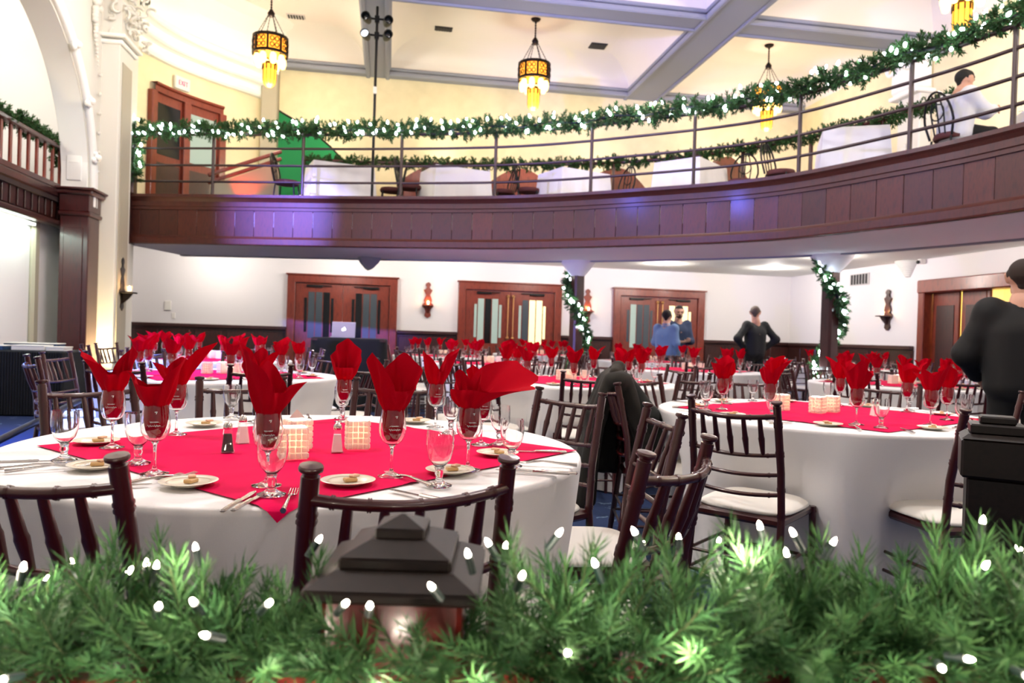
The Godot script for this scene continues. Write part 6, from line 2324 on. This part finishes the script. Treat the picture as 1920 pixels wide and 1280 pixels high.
func person(at: Vector3, turn: float, j: Dictionary, look: Basis, col: Dictionary, label: String) -> void:
	var t := thing("person", label, "person", at, turn)
	var skin: Color = col.skin
	var body := MB.new()
	body.use_col = true
	head(body, j.head, look, skin, col.get("beard"))
	body.col = skin
	nets(body, [[j.neck, j.head + Vector3(0, -0.1, -0.02), 0.062, 0.058], [j.chest, j.neck, 0.13, 0.07], [j.pelvis, j.chest, 0.12, 0.13], [j.sl, j.chest, 0.05, 0.11], [j.sr, j.chest, 0.05, 0.11],
		[j.sl, j.el, 0.048, 0.038], [j.el, j.wl, 0.037, 0.026], [j.sr, j.er, 0.048, 0.038], [j.er, j.wr, 0.037, 0.026],
		[j.hl, j.pelvis, 0.08, 0.11], [j.hr, j.pelvis, 0.08, 0.11], [j.hl, j.kl, 0.078, 0.052], [j.kl, j.al, 0.05, 0.035], [j.hr, j.kr, 0.078, 0.052], [j.kr, j.ar, 0.05, 0.035]], 0.024, 0.05)
	for s in [[j.el, j.wl, 1.0, "hl_dir"], [j.er, j.wr, -1.0, "hr_dir"]]:
		var dir: Vector3 = j[s[3]][0] if j.has(s[3]) else (s[1] - s[0]).normalized()
		var palm: Vector3 = j[s[3]][1] if j.has(s[3]) else Vector3(-s[2], 0, 0.2)
		palm = (palm - dir * palm.dot(dir)).normalized()
		hand(body, s[1] + dir * 0.02, dir, palm, s[2])
	var sk := mat(Color.WHITE, 0.55)
	sk.vertex_color_use_as_albedo = true
	part("body", body, sk, t)
	var g: float = col.get("thick", 0.022)
	var sh := MB.new()
	var cuff: Vector3 = j.el.lerp(j.wl, col.get("sleeve", 0.92))
	var cuff2: Vector3 = j.er.lerp(j.wr, col.get("sleeve", 0.92))
	var up: Vector3 = j.chest - j.pelvis
	var across: Vector3 = (j.sl - j.sr).normalized()
	nets(sh, [[j.pelvis - up * 0.12 - across * 0.06, j.chest - across * 0.07, 0.115 + g, 0.12 + g], [j.pelvis - up * 0.12 + across * 0.06, j.chest + across * 0.07, 0.115 + g, 0.12 + g], [j.chest, j.neck + Vector3(0, -0.035, 0), 0.12, 0.062 + g * 0.5], [j.sl, j.chest + up * 0.12, 0.06 + g, 0.1], [j.sr, j.chest + up * 0.12, 0.06 + g, 0.1],
		[j.sl, j.el, 0.052 + g, 0.042 + g], [j.el, cuff, 0.042 + g, 0.034 + g * 0.7], [j.sr, j.er, 0.052 + g, 0.042 + g], [j.er, cuff2, 0.042 + g, 0.034 + g * 0.7]], 0.016, 0.05)
	part("shirt", sh, col.shirt, t)
	if col.has("collar"):
		var cm := MB.new()
		cm.lathe([Vector2(0.085, -0.03), Vector2(0.074, 0.045), Vector2(0.068, 0.045)], 14, Transform3D(Basis.IDENTITY, j.neck + Vector3(0, -0.01, 0)))
		part("collar", cm, col.collar, t)
	var pn := MB.new()
	nets(pn, [[j.pelvis, j.pelvis - up * 0.25, 0.13, 0.13], [j.hl, j.pelvis, 0.1, 0.12], [j.hr, j.pelvis, 0.1, 0.12], [j.hl, j.kl, 0.095, 0.07], [j.kl, j.al, 0.068, 0.055], [j.hr, j.kr, 0.095, 0.07], [j.kr, j.ar, 0.068, 0.055]], 0.02, 0.04)
	part("trousers", pn, col.pants, t)
	var so := MB.new()
	for a in [j.al, j.ar]:
		nets(so, [[a + Vector3(0, -0.03, -0.02), a + Vector3(0, -0.045, 0.12), 0.045, 0.036]], 0.012, 0.02)
	part("shoes", so, M.black_cloth, t)
	if col.has("hair"):
		var hm := MB.new()
		var c: Vector3 = j.head
		nets(hm, [[c + look * Vector3(0, 0.048, -0.042), c + look * Vector3(0, 0.066, 0.018), 0.086, 0.074], [c + look * Vector3(0, 0.0, -0.055), c + look * Vector3(0, -0.045, -0.06), 0.066, 0.035], [c + look * Vector3(0.07, 0.03, -0.02), c + look * Vector3(-0.07, 0.03, -0.02), 0.03, 0.03]], 0.010, 0.02)
		part("hair", hm, col.hair, t)
	if col.has("cap"):
		var hm := MB.new()
		var c: Vector3 = j.head
		nets(hm, [[c + look * Vector3(0, 0.075, -0.03), c + look * Vector3(0, 0.078, 0.03), 0.075, 0.07], [c + look * Vector3(0, 0.06, 0.08), c + look * Vector3(0, 0.055, 0.13), 0.02, 0.014], [c + look * Vector3(-0.04, 0.06, 0.08), c + look * Vector3(0.04, 0.06, 0.08), 0.02, 0.02]], 0.010, 0.02)
		part("cap", hm, col.cap, t)

func standing(h: float) -> Dictionary:
	var k := h / 1.78
	var j := {"head": Vector3(0, 1.66, 0.02), "neck": Vector3(0, 1.49, -0.01), "chest": Vector3(0, 1.28, 0.0), "pelvis": Vector3(0, 0.98, 0.0), "sl": Vector3(0.185, 1.43, -0.01), "sr": Vector3(-0.185, 1.43, -0.01),
		"el": Vector3(0.25, 1.14, -0.03), "er": Vector3(-0.25, 1.14, -0.03), "wl": Vector3(0.26, 0.89, 0.05), "wr": Vector3(-0.26, 0.89, 0.05), "hl": Vector3(0.09, 0.92, 0), "hr": Vector3(-0.09, 0.92, 0), "kl": Vector3(0.11, 0.5, 0.02), "kr": Vector3(-0.11, 0.5, 0.02), "al": Vector3(0.12, 0.085, -0.02), "ar": Vector3(-0.12, 0.085, -0.02)}
	for q in j:
		j[q] *= k
	return j

func build_people() -> void:
	var skin := Color(0.55, 0.30, 0.21)
	var dark := mat(Color(0.05, 0.05, 0.06), 0.85)
	# bearded man in dark blue, facing the hall, hands together
	var j := standing(1.80)
	j.el = Vector3(0.24, 1.12, 0.08)
	j.er = Vector3(-0.25, 1.12, 0.06)
	j.wl = Vector3(0.06, 1.13, 0.30)
	j.wr = Vector3(-0.04, 1.10, 0.31)
	j.hl_dir = [Vector3(-0.3, 0.0, 0.95).normalized(), Vector3(0, 1, 0)]
	j.hr_dir = [Vector3(0.5, 0.05, 0.85).normalized(), Vector3(0, 1, 0)]
	person(pos(5.62, 0, 13.9), 0.05, j, Basis(Vector3.UP, -0.25) * Basis(Vector3.RIGHT, 0.12), {"skin": skin, "beard": Color(0.05, 0.03, 0.02), "shirt": mat(Color(0.12, 0.18, 0.30), 0.85), "collar": mat(Color(0.12, 0.18, 0.30), 0.85), "pants": dark, "hair": mat(Color(0.07, 0.05, 0.04), 0.8), "sleeve": 0.45}, "bearded person in a dark blue shirt standing before the right double door")
	# man in light blue shirt, seen from behind, turned to the first
	j = standing(1.68)
	j.el = Vector3(0.25, 1.08, 0.02)
	j.wl = Vector3(0.16, 0.98, 0.22)
	person(pos(5.22, 0, 13.5), PI * 0.72, j, Basis(Vector3.UP, 0.2), {"skin": skin, "shirt": mat(Color(0.42, 0.53, 0.68), 0.85), "collar": mat(Color(0.42, 0.53, 0.68), 0.85), "pants": dark, "hair": mat(Color(0.10, 0.065, 0.05), 0.8)}, "person in a light blue shirt with back turned, talking before the door")
	# man with hands on hips, from behind
	j = standing(1.80)
	j.el = Vector3(0.42, 1.20, -0.06)
	j.er = Vector3(-0.42, 1.20, -0.06)
	j.wl = Vector3(0.22, 1.02, 0.02)
	j.wr = Vector3(-0.22, 1.02, 0.02)
	j.hl_dir = [Vector3(-0.7, -0.3, 0.6).normalized(), Vector3(-0.5, 0, -0.6)]
	j.hr_dir = [Vector3(0.7, -0.3, 0.6).normalized(), Vector3(0.5, 0, -0.6)]
	person(pos(6.72, 0, 12.9), PI + 0.15, j, Basis(Vector3.UP, -0.7), {"skin": skin, "shirt": mat(Color(0.075, 0.09, 0.10), 0.8), "pants": dark, "thick": 0.022, "hair": mat(Color(0.38, 0.34, 0.31), 0.8)}, "grey-haired person in a dark jacket with hands on hips, seen from behind")
	# dark figure at the right edge
	j = standing(1.72)
	j.el = Vector3(0.31, 1.10, 0.02)
	j.wl = Vector3(0.22, 0.95, 0.2)
	j.er = Vector3(-0.33, 1.08, 0.0)
	j.wr = Vector3(-0.24, 0.92, 0.16)
	person(pos(4.12, 0, 4.30), PI * 0.80, j, Basis(Vector3.UP, -0.1), {"skin": skin, "shirt": mat(Color(0.012, 0.014, 0.016), 0.8), "pants": mat(Color(0.012, 0.012, 0.015), 0.85), "thick": 0.036, "hair": mat(Color(0.16, 0.11, 0.085), 0.8)}, "large person in a black coat at the right edge, back turned")
	# seated guest on the balcony
	j = {"head": Vector3(0, 1.15, 0.09), "neck": Vector3(0, 0.99, 0.02), "chest": Vector3(0, 0.80, -0.01), "pelvis": Vector3(0, 0.54, -0.03), "sl": Vector3(0.18, 0.93, 0.0), "sr": Vector3(-0.18, 0.93, 0.0), "el": Vector3(0.24, 0.72, 0.18), "er": Vector3(-0.24, 0.72, 0.18), "wl": Vector3(0.16, 0.80, 0.40), "wr": Vector3(-0.16, 0.80, 0.40), "hl": Vector3(0.09, 0.52, 0.0), "hr": Vector3(-0.09, 0.52, 0.0), "kl": Vector3(0.12, 0.52, 0.40), "kr": Vector3(-0.12, 0.52, 0.40), "al": Vector3(0.12, 0.10, 0.36), "ar": Vector3(-0.12, 0.10, 0.36)}
	person(pos(6.82, 3.27, 8.18), PI * 0.52, j, Basis(Vector3.RIGHT, 0.15), {"skin": skin, "shirt": mat(Color(0.85, 0.85, 0.87), 0.85), "pants": mat(Color(0.02, 0.02, 0.025), 0.85), "thick": 0.04, "hair": mat(Color(0.06, 0.05, 0.045), 0.8), "cap": mat(Color(0.05, 0.05, 0.05), 0.8), "sleeve": 0.75}, "person in a white shirt and dark cap seated at the balcony table")
	hoop_chair(pos(6.78, 3.27, 8.2), PI * 0.52, "black hoop-backed chair under the seated person")
	put("wine", make_wine_glass, pos(7.5, 4.03, 7.95), 0.0, "wine glass on the balcony table before the seated person", "glass on the balcony")

func _ready() -> void:
	set_camera()
	set_environment()
	make_materials()
	main_lights()
	build_room()
	build_doors()
	build_balcony()
	build_proscenium()
	chandeliers()
	stage_lights()
	build_tables()
	build_upper()
	build_people()
	newels()
	front_garland()
